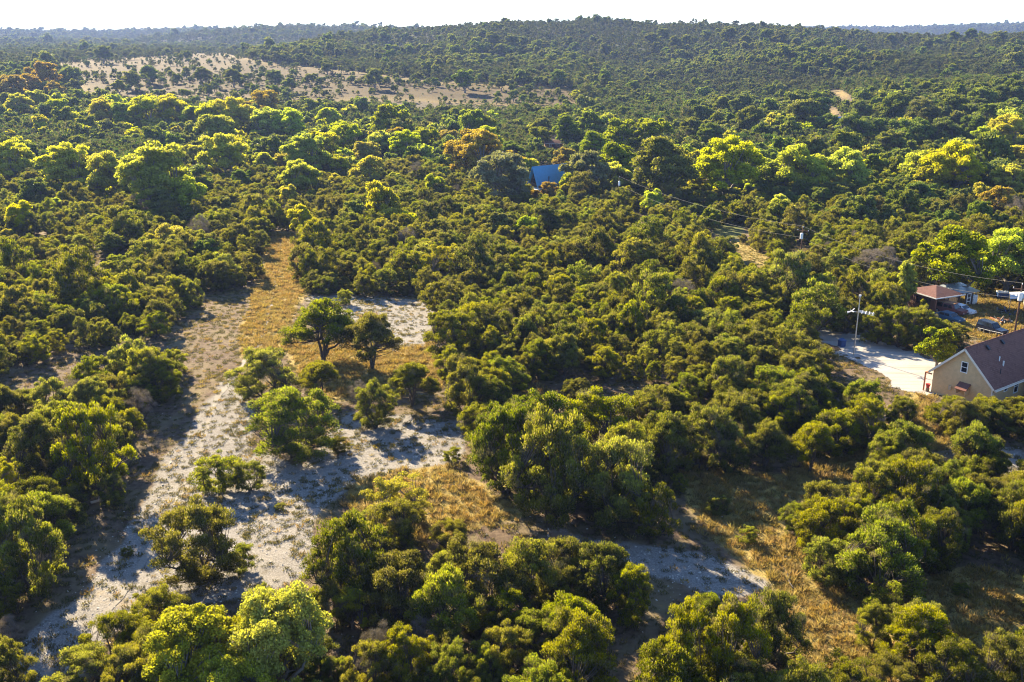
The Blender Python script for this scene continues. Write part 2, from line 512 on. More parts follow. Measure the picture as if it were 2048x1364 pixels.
def sprigs(g, C, D, L, Wd, tint, rg):
    """rhombic leaf sprays: centre C, direction D, length L, width Wd"""
    n = len(C)
    D = D / (np.linalg.norm(D, axis=1, keepdims=True) + 1e-9)
    S = np.cross(D, rg.normal(size=(n, 3))); S /= np.linalg.norm(S, axis=1, keepdims=True) + 1e-9
    Nn = np.cross(D, S)
    L = L[:, None]; Wd = Wd[:, None]
    a = C - D * L * .5
    b = C + S * Wd * .5 + D * L * .05 + Nn * Wd * .15
    c = C + D * L * .5
    d = C - S * Wd * .5 + D * L * .05 + Nn * Wd * .15
    V = np.stack([a, b, c, d], 1).reshape(-1, 3)
    F = np.arange(n * 4).reshape(n, 4)
    g.add(V, F, np.repeat(tint, 4, axis=0))


def make_tree(seed, W, H, kind='juniper', lod=0, form='dome', fineleaf=False):
    """returns (trunk mesh arrays, crown mesh arrays) of a tree about W wide, H tall"""
    rg = np.random.default_rng(seed)
    tr, cr = Geo(), Geo()
    jun = kind == 'juniper'
    if jun:
        nc = {0: 190, 1: 120, 2: 50}[lod]; ns = {0: 215, 1: 130, 2: 50}[lod]
        sl = {0: .142, 1: .21, 2: .42}[lod]
    else:
        nc = {0: 150, 1: 100, 2: 46}[lod]; ns = {0: 190, 1: 120, 2: 48}[lod]
        sl = {0: .19, 1: .27, 2: .52}[lod]
        if fineleaf: ns, sl = 330, .125
    if form == 'airy': nc, ns, = int(nc * .5), int(ns * .5)
    if form == 'dead': nc, ns = int(nc * .8), int(ns * .7)
    # lobes: secondary domes that break the outline
    lob = []
    nl = 15 if form == 'vase' else (int(rg.integers(15, 20)) if jun else int(rg.integers(10, 14)))
    a0 = rg.uniform(0, 6.28)
    for i in range(nl):
        a = a0 + i * 2.39996 + rg.uniform(-.35, .35)
        if form == 'vase':
            rad = W * .5 * rg.uniform(.2, .8); zz = H * (.80 - .58 * (rad / (W * .5)) ** 1.5 + rg.uniform(-.10, .05)); sz = W * rg.uniform(.13, .18)
        else:
            se = -.42 + 1.38 * (i + .5) / nl + rg.uniform(-.08, .08); se = min(se, .98)     # sine of the elevation on the dome
            ce = math.sqrt(max(1 - se * se, .02)); q = rg.uniform(.62, 1.18)
            if jun: rad = W * .38 * ce * q; zz = H * (.45 + .42 * se * rg.uniform(.8, 1.14)); sz = W * rg.uniform(.09, .17)
            else: rad = W * .34 * ce * q; zz = H * (.47 + .40 * se * rg.uniform(.85, 1.1)); sz = W * rg.uniform(.14, .21)
        if form == 'cone': rad = W * .5 * rg.uniform(.2, .5) * (1.2 - zz / H)
        lob.append((rad * math.cos(a), rad * math.sin(a), zz, sz, sz * rg.uniform(.8, 1.25)))
    lob.append((W * .06 * rg.normal(), W * .06 * rg.normal(), H * (.74 if form != 'cone' else .8), W * .17 if form != 'cone' else W * .16, H * .17))
    if jun and form == 'dome':
        for k in range(6):
            a = k * 1.05 + rg.uniform(-.4, .4); q = rg.uniform(.2, .36); lob.append((W * q * math.cos(a), W * q * math.sin(a), H * rg.uniform(.10, .22), W * .13, H * .10))
    if form == 'shrub':
        lob = [(x, y, z * .8, s, t) for x, y, z, s, t in lob]
    if form == 'cone':
        lob += [(W * .2 * math.cos(k * 2.1), W * .2 * math.sin(k * 2.1), H * (.25 + .06 * k), W * .26 * (1 - k * .08), H * .13) for k in range(8)]
    lob = np.array(lob)
    wl = lob[:, 3] ** 2; wl = wl / wl.sum()
    li = rg.choice(len(lob), nc, p=wl)
    d = rg.normal(size=(nc, 3)); d[:, 2] = np.abs(d[:, 2]) * 1.1 - .35; d /= np.linalg.norm(d, axis=1, keepdims=True)
    q = rg.uniform(.55, 1.0, nc)[:, None]
    CC = lob[li, :3] + d * q * np.stack([lob[li, 3], lob[li, 3], lob[li, 4]], 1)
    CC[:, 2] = np.clip(CC[:, 2], H * .06, H * .97)
    # stems
    nst = rg.integers(4, 7) if jun else rg.integers(3, 5)
    stems = []
    r0 = (.115 if jun else .15) * W / 5.5
    fork = H * (.10 if form == 'vase' else .04) if jun else H * .22
    if not jun or form == 'vase':
        P = np.array([[0, 0, -.25], [.02, .02, fork * .5], [0, 0, fork]]); V, F = tube_np(P, [r0 * 1.9, r0 * 1.5, r0 * 1.4], 7); tr.add(V, F)
    for i in range(nst):
        a = 2 * math.pi * i / nst + rg.uniform(-.4, .4)
        tgt = lob[i % len(lob), :3] * np.array([1, 1, 1.0])
        k = 7
        t = np.linspace(0, 1, k)[:, None]
        b0 = np.array([.10 * math.cos(a), .10 * math.sin(a), -.2 if fork < H * .06 and form != 'vase' else fork * .8])
        mid = np.array([tgt[0] * .38, tgt[1] * .38, tgt[2] * .55])
        P = (1 - t) ** 2 * b0 + 2 * t * (1 - t) * mid + t * t * tgt
        P[1:-1] += rg.normal(size=(k - 2, 3)) * W * .016
        V, F = tube_np(P, np.linspace(r0, r0 * .28, k), 5)
        tr.add(V, F); stems.append(P)
    SP_ = np.concatenate([s[1:] for s in stems])
    # boughs to each clump
    nb = {0: nc, 1: nc // 2, 2: 0}[lod]
    for c in CC[:nb]:
        dd = np.linalg.norm(SP_ - c, axis=1) + np.where(SP_[:, 2] > c[2], 1.5, 0)
        s = SP_[int(np.argmin(dd))]
        m = (s + c) / 2 + np.array([0, 0, -.10 * W / 5]) + rg.normal(size=3) * .06
        P = np.stack([s, m, c, c + (c - m) * .45])
        V, F = tube_np(P, [r0 * .33, r0 * .24, r0 * .12, r0 * .05], 3)
        tr.add(V, F)
    # leaf clumps
    cs = (W * (.078 if jun else .095)) * rg.uniform(.7, 1.35, nc) * {0: 1, 1: 1.12, 2: 1.4}[lod]
    if form == 'airy' or fineleaf: cs *= .85
    base = rg.uniform(.10, .62, nc)
    deadp = rg.random(nc) < (.11 if jun else .02)
    if form == 'dead': deadp[:] = True
    for i in range(nc):
        n = int(ns * rg.uniform(.75, 1.25) * (.9 if deadp[i] else 1))
        dr = rg.normal(size=(n, 3)); dr /= np.linalg.norm(dr, axis=1, keepdims=True)
        dr[:, 2] = np.where(dr[:, 2] < -.35, -dr[:, 2], dr[:, 2])
        q = rg.random(n) ** .45
        flat = .95 if jun else .7
        P = CC[i] + dr * q[:, None] * cs[i] * np.array([1, 1, flat])
        out = CC[i] - np.array([0, 0, H * .35]); out = out / (np.linalg.norm(out) + 1e-6)
        if jun: D = dr * .55 + np.array([0, 0, .75]) + out * .45 + rg.normal(size=(n, 3)) * .35
        else: D = dr * .5 + rg.normal(size=(n, 3)) * .8
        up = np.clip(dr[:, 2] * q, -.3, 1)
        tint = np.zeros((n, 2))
        tint[:, 0] = np.clip(base[i] * .8 - .05 + .55 * up + rg.normal(size=n) * .15, 0, 1)  # paler towards each clump's top: sunlit tips painted into the tint
        tint[:, 1] = (.85 if deadp[i] else 0.0) * rg.random(n) ** .5 + (rg.random(n) < ((.10 + .16 * (1 - np.clip(up, 0, 1))) if jun else .015)) * .75
        Ls = sl * rg.uniform(.65, 1.3, n) * W / 5.5
        wr = .42 if jun else .75
        if deadp[i]: wr = .075; Ls = Ls * 1.25; D = dr * .9 + rg.normal(size=(n, 3)) * .5 + np.array([0, 0, .3])
        sprigs(cr, P, D, Ls, Ls * wr, tint, rg)
    return tr, cr


BARK = {'juniper': 'bark', 'dead': 'barkgrey'}


def proto_pair(name, seed, W, H, mat, kind, lod, form, fineleaf=False):
    tr, cr = make_tree(seed, W, H, kind, lod, form, fineleaf)
    V, F, T = tr.get()
    tm = mesh_np(name + '_trunk', V, F, [M['bark' if kind == 'juniper' and form != 'dead' else 'barkgrey']])
    tm.polygons.foreach_set('use_smooth', np.ones(len(F), bool))
    V, F, T = cr.get()
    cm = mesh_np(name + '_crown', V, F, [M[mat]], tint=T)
    return tm, cm


def proto_joined(name, seed, W, H, mat, kind, lod, form):
    tr, cr = make_tree(seed, W, H, kind, lod, form)
    V1, F1, T1 = tr.get(); V2, F2, T2 = cr.get()
    me = mesh_np(name, np.concatenate([V1, V2]), np.concatenate([F1, F2 + len(V1)]),
                 [M['bark' if kind == 'juniper' else 'barkgrey'], M[mat]], tint=np.concatenate([T1, T2]),
                 fm=np.concatenate([np.zeros(len(F1)), np.ones(len(F2))]))
    return bpy.data.objects.new(name, me)


# near prototypes (trunk mesh, crown mesh); nominal 5.5 m wide, 5.2 m tall
PW, PH = 5.5, 5.2
JUN = [proto_pair('juniper_tree', 100 + i, PW, PH, 'juniper', 'juniper', 0, 'dome') for i in range(7)]
VASE = [proto_pair('vase_juniper', 140 + i, PW, PH, 'juniper', 'juniper', 0, 'vase') for i in range(3)]
SHRUB = [proto_pair('juniper_shrub', 160 + i, PW, PH, 'juniper', 'juniper', 1, 'dome') for i in range(2)]
DEAD = [proto_pair('bare_tree', 170 + i, PW, PH, 'dead', 'juniper', 0, 'dead') for i in range(2)]
BW, BH = 8.0, 8.0
BROAD = {}
for mname in ('elm', 'oak', 'autumn', 'silver', 'green'):
    BROAD[mname] = [proto_pair(mname + '_tree', 200 + i + 10 * len(mname), BW, BH, mname, 'broad', 1 if i else 0, 'dome') for i in range(3)]
BROAD['airy'] = [proto_pair('airy_tree', 260 + i, BW, BH, 'nearoak', 'broad', 0, 'airy', True) for i in range(2)]
BROAD['near'] = [proto_pair('near_oak', 280 + i, BW, BH, 'nearoak', 'broad', 0, 'dome', True) for i in range(2)]
BROAD['cone'] = [proto_pair('cone_tree', 270, BW, BH, 'elm', 'broad', 0, 'cone')]

TREES = []     # footprint record of every placed tree: x, y, radius


def place_tree(name, pair, loc, sx, sz, rz, label, cat='tree', group=None):
    e = bpy.data.objects.new(name, None)
    e.empty_display_size = .3
    COL.objects.link(e)
    e.location = loc
    e.rotation_euler = (0, 0, rz)
    e.scale = (sx, sx, sz)
    t = link('trunk', pair[0], e); c = link('crown', pair[1], e)
    tag(e, label, cat, group)
    TREES.append((loc[0], loc[1], sx))
    return e


SHOW = []      # broadleaf crowns that stand clear in the photograph: x0, x1, y0, y1 (pixels), distance


def hero(kind, xb, yb, w, h, label, pair=None, name='juniper_tree', cat='tree', group=None, sink=.05):
    """a tree traced in the photograph: base pixel (xb, yb), crown width and total height in pixels"""
    p = ground(xb, yb)
    x, y, dep = to_px(p)
    mpp = float(dep[0]) / FPX
    dip = math.atan2(CAM_H - p.z, math.hypot(p.x, p.y))
    Wm = w * mpp
    # image height of a dome = H cos(dip) + half its depth * sin(dip)
    Hm = max((h * mpp - .12 * Wm * math.sin(dip)) / math.cos(dip), (.66 if kind == 'j' else 1.0) * Wm)
    W0, H0 = (PW, PH) if kind == 'j' else (BW, BH)
    p.z -= sink
    if kind == 'b': SHOW.append((xb - w * .38, xb + w * .38, yb - h * .95, yb - h * .55, math.hypot(p.x, p.y)))
    return place_tree(name, pair, p, Wm / W0 * (.96 if kind == 'j' else 1.04), Hm / H0, random.uniform(0, 6.28), label, cat, group)


J = lambda i: JUN[i % len(JUN)]
# ------------------------------------------------------------------ junipers traced one by one
HERO_J = [
    # xb, yb, w, h, label, proto
    (648, 724, 165, 136, 'lone juniper with splayed dark stems and fan-shaped crown on the golden trail edge', VASE[0]),
    (745, 740, 135, 124, 'vase-shaped juniper on pale ground beside the lone fan-shaped juniper', VASE[1]),
    (905, 722, 120, 110, 'full juniper at the head of the upper stony clearing', J(0)),
    (945, 700, 110, 105, 'tall juniper behind the full one at the upper stony clearing', J(1)),
    (528, 800, 140, 110, 'bushy juniper between the foot trail and the lone fan-shaped juniper', J(2)),
    (640, 800, 110, 85, 'thin greyish juniper below the lone fan-shaped juniper', VASE[2]),
    (590, 912, 200, 140, 'wide greyish juniper with pale leaning stems at the stony clearing', J(3)),
    (752, 856, 95, 96, 'dark egg-shaped juniper on the edge of the white stony clearing', J(4)),
    (825, 812, 110, 95, 'open juniper just behind the dark egg-shaped juniper', VASE[1]),
    (930, 838, 110, 130, 'juniper with drooping skirts bordering the white stony clearing', J(5)),
    (398, 1165, 190, 170, 'solitary rounded juniper beside the foot trail, above the yellow oaks', J(4)),
    (440, 985, 110, 82, 'low spreading juniper bush beside the foot trail', SHRUB[0]),
    (500, 980, 70, 65, 'small juniper bush touching the low spreading one by the trail', SHRUB[1]),
    (1010, 985, 160, 190, 'tall juniper on the edge of the big clump above the gravel bank', J(0)),
    (1110, 1040, 190, 220, 'dense juniper in the middle of the big clump above the gravel bank', J(2)),
    (1075, 930, 180, 150, 'pale-topped juniper at the back of the big clump above the gravel bank', J(4)),
    (1190, 900, 190, 130, 'broad juniper at the crest of the big clump above the gravel bank', J(5)),
    (1230, 1050, 160, 190, 'bright-topped juniper in the big clump above the gravel bank', J(1)),
    (1305, 1075, 100, 110, 'low dark juniper at the foot of the big clump', SHRUB[0]),
    (1330, 950, 130, 130, 'juniper joining the big clump to the grassy streak', J(3)),
    (1290, 880, 120, 100, 'small juniper tucked behind the big clump', J(6)),
    (1455, 945, 110, 105, 'knobbly juniper at the head of the golden grass streak', J(6)),
    (1530, 935, 110, 105, 'grey-stemmed juniper over the golden grass streak', VASE[0]),
    (1620, 945, 110, 110, 'dark juniper with a leaning trunk above the golden grass', VASE[2]),
    (1698, 905, 86, 84, 'small vase-shaped juniper with a long shadow on golden grass', VASE[1]),
    (1640, 1105, 130, 118, 'round juniper at the end of the golden grass streak', J(1)),
    (1755, 1195, 200, 170, 'wide flat juniper with a thick forked base on the grassy slope', J(5)),
    (1650, 1170, 100, 95, 'bushy juniper leaning against the wide flat one', SHRUB[1]),
    (1740, 1050, 120, 130, 'open-topped juniper heading the thick row below the tan house', J(0)),
    (1810, 1060, 150, 150, 'largest juniper of the thick row below the tan house', J(2)),
    (1800, 950, 130, 110, 'small juniper behind the largest one of the thick row', J(3)),
    (1880, 1090, 110, 120, 'dark juniper between the largest one of the row and the slender-stemmed one', J(4)),
    (1950, 1065, 120, 130, 'slender-stemmed juniper with trunk shadow on the grassy slope', VASE[0]),
    (2025, 1100, 120, 130, 'juniper just past the slender-stemmed one with the trunk shadow', J(6)),
    (1950, 950, 110, 90, 'low juniper on the pale patch below the house', J(1)),
    (1745, 1298, 90, 95, 'leaning juniper with a black trunk shadow on golden grass', J(3)),
    (1835, 1300, 130, 100, 'clumped juniper beside the leaning one with the trunk shadow', J(2)),
    (700, 1215, 180, 180, 'tall juniper beside the slim pale-leaved sapling', J(4)),
    (800, 1260, 170, 150, 'dark juniper between the tall juniper and the bare grey brush', J(0)),
    (902, 1105, 85, 70, 'small pointed juniper on the tawny bank beside the slim sapling', J(1)),
    (960, 1230, 180, 150, 'broadest juniper of the shady grove below the gravel bank', J(5)),
    (1070, 1215, 160, 140, 'juniper between the broadest one and the grey-boughed juniper', J(6)),
    (1200, 1215, 140, 130, 'juniper with grey bare boughs at the grove edge by the gravel bank', J(3)),
    (1260, 1250, 100, 120, 'dark juniper closing the grove at the gravel bank', J(2)),
    (900, 1400, 110, 115, 'larger young juniper poking up among bare grey brush', J(1)),
    (980, 1390, 90, 95, 'smaller young juniper poking up beside the bare grey brush', J(4)),
    (1080, 1330, 120, 110, 'low juniper downhill of the broadest one in the shady grove', J(0)),
    (1370, 1400, 130, 190, 'tall end juniper of the hedge-like row, nearest the gravel bank', J(2)),
    (1460, 1390, 150, 200, 'largest juniper of the hedge-like row by the golden grass', J(5)),
    (1550, 1330, 130, 150, 'juniper ending the hedge-like row at the golden grass', J(6)),
    (1420, 1300, 130, 110, 'juniper rising behind the hedge-like row', J(3)),
    (1680, 1420, 140, 110, 'juniper downhill of the leaning one with the trunk shadow', J(1)),
    (1780, 1400, 130, 90, 'low juniper downhill of the clumped one on golden grass', J(0)),
    (1900, 1400, 150, 130, 'full juniper at the foot of the golden grass slope', J(4)),
    (2010, 1400, 150, 140, 'far juniper of the pair ending the golden grass slope', J(2)),
    (65, 1190, 160, 205, 'rounded juniper across the trail from the solitary one', J(5)),
    (90, 975, 150, 150, 'greyish juniper at the thicket edge by the bleached stump', J(3)),
    (195, 990, 140, 195, 'dark juniper overhanging the bleached stump', J(0)),
    (230, 1330, 130, 110, 'upper yellowish juniper touching the yellow-leaved oaks', J(6)),
    (170, 1390, 150, 100, 'spreading yellowish juniper between the trail and the yellow-leaved oaks', J(2)),
    (20, 1390, 110, 120, 'dark juniper at the foot of the trail', J(4)),
    (300, 1240, 70, 50, 'thin twiggy juniper above the yellow-leaved oaks', SHRUB[0]),
    (740, 1390, 110, 110, 'greyish juniper next to the yellow-leaved oaks', J(6)),
    (480, 1145, 70, 60, 'low juniper bush touching the solitary rounded juniper', SHRUB[1]),
    (1908, 688, 62, 44, 'smallest dark juniper screening the yard beside the navy off-roader', J(3)),
    (1872, 690, 76, 58, 'dark juniper screening the blue-grey sedan from the drive', J(0)),
    (1836, 690, 76, 80, 'tallest dark juniper between the drive and the garage', J(2)),
    (1795, 695, 80, 88, 'dark juniper along the drive next to the small yellow-green tree', J(5)),
    (1752, 688, 75, 80, 'middle dark juniper along the white gravel drive', J(1)),
    (1690, 668, 80, 75, 'dark juniper along the drive behind the antenna mast', J(4)),
    (1606, 660, 62, 66, 'round dark juniper at the tip of the white gravel drive', J(6)),
    (1895, 700, 60, 50, 'dark juniper between the tan house and the yard', J(2)),
    (1905, 860, 110, 66, 'bushy juniper against the gable of the tan house', J(1)),
    (1975, 850, 90, 55, 'low juniper below the corner of the tan house', J(4)),
    (2030, 850, 80, 60, 'low juniper below the small window of the tan house', J(3)),
]
for xb, yb, w, h, lab, pr in HERO_J:
    hero('j', xb, yb, w, h, lab, pr, 'juniper_tree', 'juniper', 'junipers traced around the clearings')

# ------------------------------------------------------------------ broadleaf trees
G_Y, G_O, G_V = 'yellow-green trees of the valley', 'autumn-coloured trees of the valley', 'olive oaks of the valley'
HERO_B = []
for x, y0, y1, w in [(25, 318, 372, 75), (135, 335, 395, 90), (180, 313, 388, 62), (232, 313, 408, 88), (312, 328, 440, 128), (372, 358, 440, 66)]:
    HERO_B.append((x, y0, y1, w, 'elm', 'backlit yellow-green elm rising above the juniper thicket', 'tall elms above the thicket'))
for x, y0, y1, w in [(210, 228, 262, 55), (255, 230, 265, 52), (300, 228, 266, 62), (345, 224, 264, 62), (390, 235, 272, 52), (430, 240, 280, 64), (475, 240, 282, 72),
                     (440, 275, 312, 72), (540, 252, 290, 62), (580, 258, 292, 62), (390, 303, 335, 40), (470, 308, 345, 62), (455, 332, 366, 82), (528, 306, 355, 44), (570, 318, 352, 40),
                     (610, 328, 362, 78), (650, 292, 335, 62), (690, 280, 320, 64), (600, 366, 398, 66), (660, 240, 268, 46), (75, 200, 228, 40), (40, 214, 240, 44), (120, 216, 244, 40),
                     (760, 290, 325, 50), (810, 290, 330, 58), (735, 305, 340, 50), (675, 330, 362, 44)]:
    HERO_B.append((x, y0, y1, w, 'elm', 'yellow-green tree in the sunlit belt along the creek valley', G_Y))
for x, y0, y1, w in [(490, 206, 240, 38), (535, 206, 242, 60), (92, 138, 190, 62), (55, 150, 200, 50), (30, 170, 212, 60), (112, 166, 205, 34), (795, 264, 305, 50), (896, 262, 312, 48),
                     (1990, 404, 436, 62)]:
    HERO_B.append((x, y0, y1, w, 'autumn', 'rust-tinged autumn tree among the valley greens', G_O))
HERO_B += [
    (955, 292, 368, 108, 'autumn', 'large orange-brown tree beside the blue-roofed A-frame cabin', None),
    (1025, 315, 370, 62, 'autumn', 'orange-brown tree touching the large one by the A-frame cabin', None),
    (1130, 302, 345, 48, 'autumn', 'orange tree just behind the A-frame cabin ridge', None),
    (1095, 364, 412, 38, 'autumn', 'small golden tree in front of the A-frame cabin', None),
    (1070, 380, 410, 22, 'autumn', 'tiny orange shrub by the A-frame cabin porch', None),
    (905, 312, 350, 40, 'elm', 'bright lime tree next to the large orange-brown tree', None),
    (975, 283, 320, 56, 'elm', 'lime tree behind the large orange-brown tree', None),
    (1060, 318, 372, 40, 'elm', 'slim lime tree against the dark gable of the A-frame', None),
    (1170, 308, 398, 84, 'silver', 'grey-green live oak half hiding the blue A-frame roof', None),
    (1005, 372, 412, 108, 'silver', 'silvery shrubby tree before the A-frame cabin', None),
    (1240, 262, 318, 74, 'green', 'bright oak crown beside the taller one behind the great spreading oak', None),
    (1300, 258, 318, 80, 'green', 'tall bright oak crown behind the great spreading oak', None),
    (1190, 278, 330, 62, 'green', 'rounded oak between the cabin and the broad bright oaks', None),
    (1235, 295, 385, 90, 'green', 'tall spreading oak near the A-frame cabin', None),
    (1320, 290, 412, 128, 'green', 'great spreading oak with yellow-lit crown edge', None),
    (1225, 345, 395, 60, 'elm', 'pale yellow tree by the pole with the white transformer', None),
    (785, 230, 290, 74, 'green', 'dark-sided tree in the wood beyond the orange trees', None),
    (945, 222, 300, 62, 'green', 'tallest bright green tree by the far sheds', None),
    (978, 240, 302, 46, 'green', 'green tree leaning on the tallest one by the far sheds', None),
    (1082, 238, 285, 40, 'oak', 'round olive tree beside the rusty far shed', None),
    (1080, 258, 296, 42, 'green', 'low bright tree in front of the rusty far shed', None),
    (1130, 238, 300, 58, 'green', 'dark dome-shaped tree just beyond the rusty far shed', None),
    (1185, 240, 292, 64, 'green', 'bright-edged tree past the rusty far shed', None),
    (850, 256, 315, 56, 'green', 'dark round tree among the orange ones by the blue-roofed shed', None),
    (1020, 300, 335, 50, 'oak', 'olive tree between the far sheds and the cabin', None),
    (1909, 478, 602, 138, 'green', 'large round shade tree behind the hip-roofed garage', None),
    (2010, 474, 588, 112, 'elm', 'large yellow-lit shade tree next to the round one by the garage', None),
    (2085, 470, 600, 110, 'green', 'shade tree at the end of the row behind the yard', None),
    (1872, 660, 738, 70, 'green', 'small bright yellow-green tree beside the gravel drive and tan house', None),
    (1365, 296, 345, 56, 'green', 'rounded green tree past the great spreading oak', None),
    (1460, 294, 348, 54, 'elm', 'solitary yellow-topped tree in the dark valley wood', None),
    (1745, 314, 372, 48, 'green', 'upright bright green tree amid the creek-side row', None),
    (2010, 368, 412, 70, 'elm', 'vivid yellow tree above the rust-tinged one', None),
    (2030, 232, 285, 40, 'elm', 'tall yellow tree on the far slope', None),
]
for x, y0, y1, w in [(1448, 340, 408, 112), (1520, 338, 400, 70), (1594, 344, 404, 96), (1682, 338, 402, 88), (1830, 332, 388, 72), (1900, 334, 400, 96), (1862, 345, 398, 60), (1560, 340, 385, 50), (1630, 345, 395, 50),
                     (1945, 288, 330, 38), (2010, 262, 308, 66), (1960, 262, 300, 40), (2028, 312, 345, 48)]:
    HERO_B.append((x, y0, y1, w, 'elm', 'yellow-topped tree in the creek-side row past the great oak', 'creek-side row of trees'))
for x, y0, y1, w in [(1585, 206, 252, 66), (1630, 206, 250, 62), (1600, 232, 275, 74), (1655, 240, 280, 50), (1480, 216, 246, 54), (1440, 208, 240, 46), (1500, 236, 276, 60), (1700, 262, 300, 70), (1745, 250, 290, 54),
                     (1790, 214, 250, 60), (1845, 226, 270, 66), (1900, 206, 250, 60), (1955, 190, 236, 58), (2015, 182, 226, 62), (1980, 224, 268, 60), (1820, 268, 310, 70), (1880, 262, 310, 70), (1940, 240, 282, 50),
                     (1380, 250, 292, 54), (1420, 262, 300, 50), (1690, 290, 330, 66), (1780, 280, 320, 56), (1720, 215, 248, 44), (1400, 225, 255, 44)]:
    HERO_B.append((x, y0, y1, w, 'oak', 'pale olive oak in the light band across the valley slope', G_V))
for x, y0, y1, w in [(145, 140, 182, 46), (208, 108, 128, 34), (300, 146, 168, 36), (262, 154, 180, 36), (405, 144, 168, 32), (468, 148, 175, 36), (930, 152, 186, 44), (1003, 158, 182, 24),
                     (750, 152, 178, 40), (550, 146, 176, 34), (580, 160, 186, 28), (620, 150, 172, 24), (545, 180, 202, 30), (240, 170, 190, 28), (655, 132, 150, 24)]:
    HERO_B.append((x, y0, y1, w, 'oak', 'scattered live oak standing in the dry far meadow', 'oaks of the dry meadow'))
for x, y0, y1, w in [(965, 68, 84, 24), (985, 76, 92, 26), (1022, 84, 102, 30), (1045, 80, 96, 22), (1090, 88, 106, 22), (1135, 82, 98, 24), (1150, 92, 108, 22), (1210, 95, 112, 24), (1325, 66, 84, 26), (1300, 78, 94, 26), (1350, 84, 100, 26),
                     (1372, 76, 92, 22), (1410, 68, 84, 22), (1455, 70, 88, 32), (1490, 82, 98, 26), (1530, 70, 88, 28), (1560, 76, 92, 28), (1592, 84, 100, 24), (1635, 88, 102, 24), (770, 76, 92, 26), (1000, 100, 114, 26), (895, 120, 134, 22), (1655, 112, 122, 16),
                     (1780, 80, 96, 26), (1850, 88, 104, 26), (1905, 72, 88, 24), (1940, 70, 84, 26), (2000, 72, 90, 26), (1720, 100, 116, 26)]:
    HERO_B.append((x, y0, y1, w, 'oak', 'pale yellow-green oak catching light on the wooded hill face', 'light oaks on the hill face'))

LANDB = [((955, 340), 'the large orange-brown tree'), ((1320, 400), 'the great spreading oak'), ((282, 190), 'the meadow pole beside dark oaks'), ((435, 195), 'the bare pole in the open meadow'), ((640, 210), 'the pole at the wood edge'),
         ((1086, 390), 'the blue A-frame cabin'), ((872, 310), 'the pale-roofed shed'), ((1092, 295), 'the rust-roofed shed'), ((1690, 250), 'the small blue house'), ((1548, 214), 'the white water tank'), ((1540, 150), 'the dirt track on the far slope'),
         ((1690, 195), 'the lower bend of the dirt track'), ((1225, 390), 'the pale yellow tree by the pole'), ((312, 430), 'the largest backlit elm'), ((2010, 580), 'the yellow-lit shade tree'), ((500, 165), 'the middle of the dry meadow'),
         ((1000, 190), 'the narrow end of the dry meadow'), ((150, 160), 'the broad end of the dry meadow'), ((1060, 60), 'the lone tree on the hill crest'), ((1400, 80), 'the long shoulder of the hill'), ((1750, 90), 'the low end of the wooded hill'),
         ((530, 235), 'the pair of rust-tinged trees'), ((690, 320), 'the end of the sunlit creek belt'), ((1745, 360), 'the upright bright green tree'), ((1460, 340), 'the solitary yellow-topped tree'), ((2030, 280), 'the tall yellow tree on the slope'), ((785, 290), 'the dark-sided tree'),
         ((90, 190), 'the rust-coloured grove'), ((1990, 430), 'the vivid yellow tree'), ((30, 370), 'the first of the backlit elms')]


def blabel(x, y, w, h, lab):
    d, nm = min((math.hypot(x - a, 2 * (y - b)), n) for (a, b), n in LANDB)
    head = lab.split(' in the ')[0].split(' among ')[0].split(' standing ')[0].split(' catching ')[0].split(' rising ')[0]
    return '%s %s %s %s' % ('broad' if w > 1.55 * h else ('upright' if w < 1.1 * h else 'rounded'), head, 'next to' if d < 60 else 'not far from', nm)


bi = 0
for x, y0, y1, w, mat, lab, grp in HERO_B:
    lib = BROAD[mat]
    pr = lib[0] if w > 85 else lib[bi % 3]
    bi += 1
    if grp: lab = blabel(x, y1, w, y1 - y0, lab)
    hero('b', x, y1, w * (1.18 if mat == 'elm' else 1.05), (y1 - y0) * 1.08, lab, pr, {'elm': 'elm_tree', 'oak': 'oak_tree', 'autumn': 'autumn_tree', 'silver': 'live_oak_tree', 'green': 'oak_tree'}[mat], 'tree', grp)
for x, y, w, h, lab in [(30, 61, 15, 13, 'solitary dark tree silhouetted on the far flat ridge'), (64, 61, 10, 9, 'smaller of two neighbouring trees silhouetted on the far flat ridge'), (76, 61, 10, 9, 'rounder of two neighbouring trees silhouetted on the far flat ridge'), (118, 61, 19, 10, 'low spreading tree silhouetted on the far flat ridge'), (1058, 44, 16, 13, 'lone tree standing above the skyline on the hill crest')]:
    hero('b', x, y, w, h, lab, BROAD['green'][1], 'oak_tree', 'tree')
hero('b', 1806, 622, 56, 96, 'bright upright cone-shaped tree beside the hip-roofed garage', BROAD['cone'][0], 'elm_tree', 'tree')
hero('b', 1845, 622, 20, 24, 'small bright sapling at the wall of the hip-roofed garage', BROAD['cone'][0], 'elm_tree', 'tree')
hero('b', 792, 1062, 130, 120, 'slim pale-leaved sapling with open airy branches on the tawny bank', BROAD['airy'][0], 'oak_sapling', 'tree')
hero('b', 706, 1260, 90, 95, 'thin pale-leaved sapling in front of the shady grove', BROAD['airy'][1], 'oak_sapling', 'tree')
hero('b', 18, 1010, 80, 100, 'thin yellow-leaved sapling at the thicket edge near the rounded juniper', BROAD['airy'][1], 'oak_sapling', 'tree')
hero('b', 70, 955, 70, 70, 'small yellow-leaved sapling in shade beneath the greyish juniper', BROAD['airy'][0], 'oak_sapling', 'tree')
hero('b', 400, 1420, 210, 200, 'largest yellow-leaved oak with small bright leaves beside the solitary rounded juniper', BROAD['near'][0], 'oak_tree', 'tree', 'yellow-leaved oaks')
hero('b', 560, 1420, 220, 230, 'tallest yellow-leaved oak with small bright leaves next to greyish juniper', BROAD['near'][1], 'oak_tree', 'tree', 'yellow-leaved oaks')
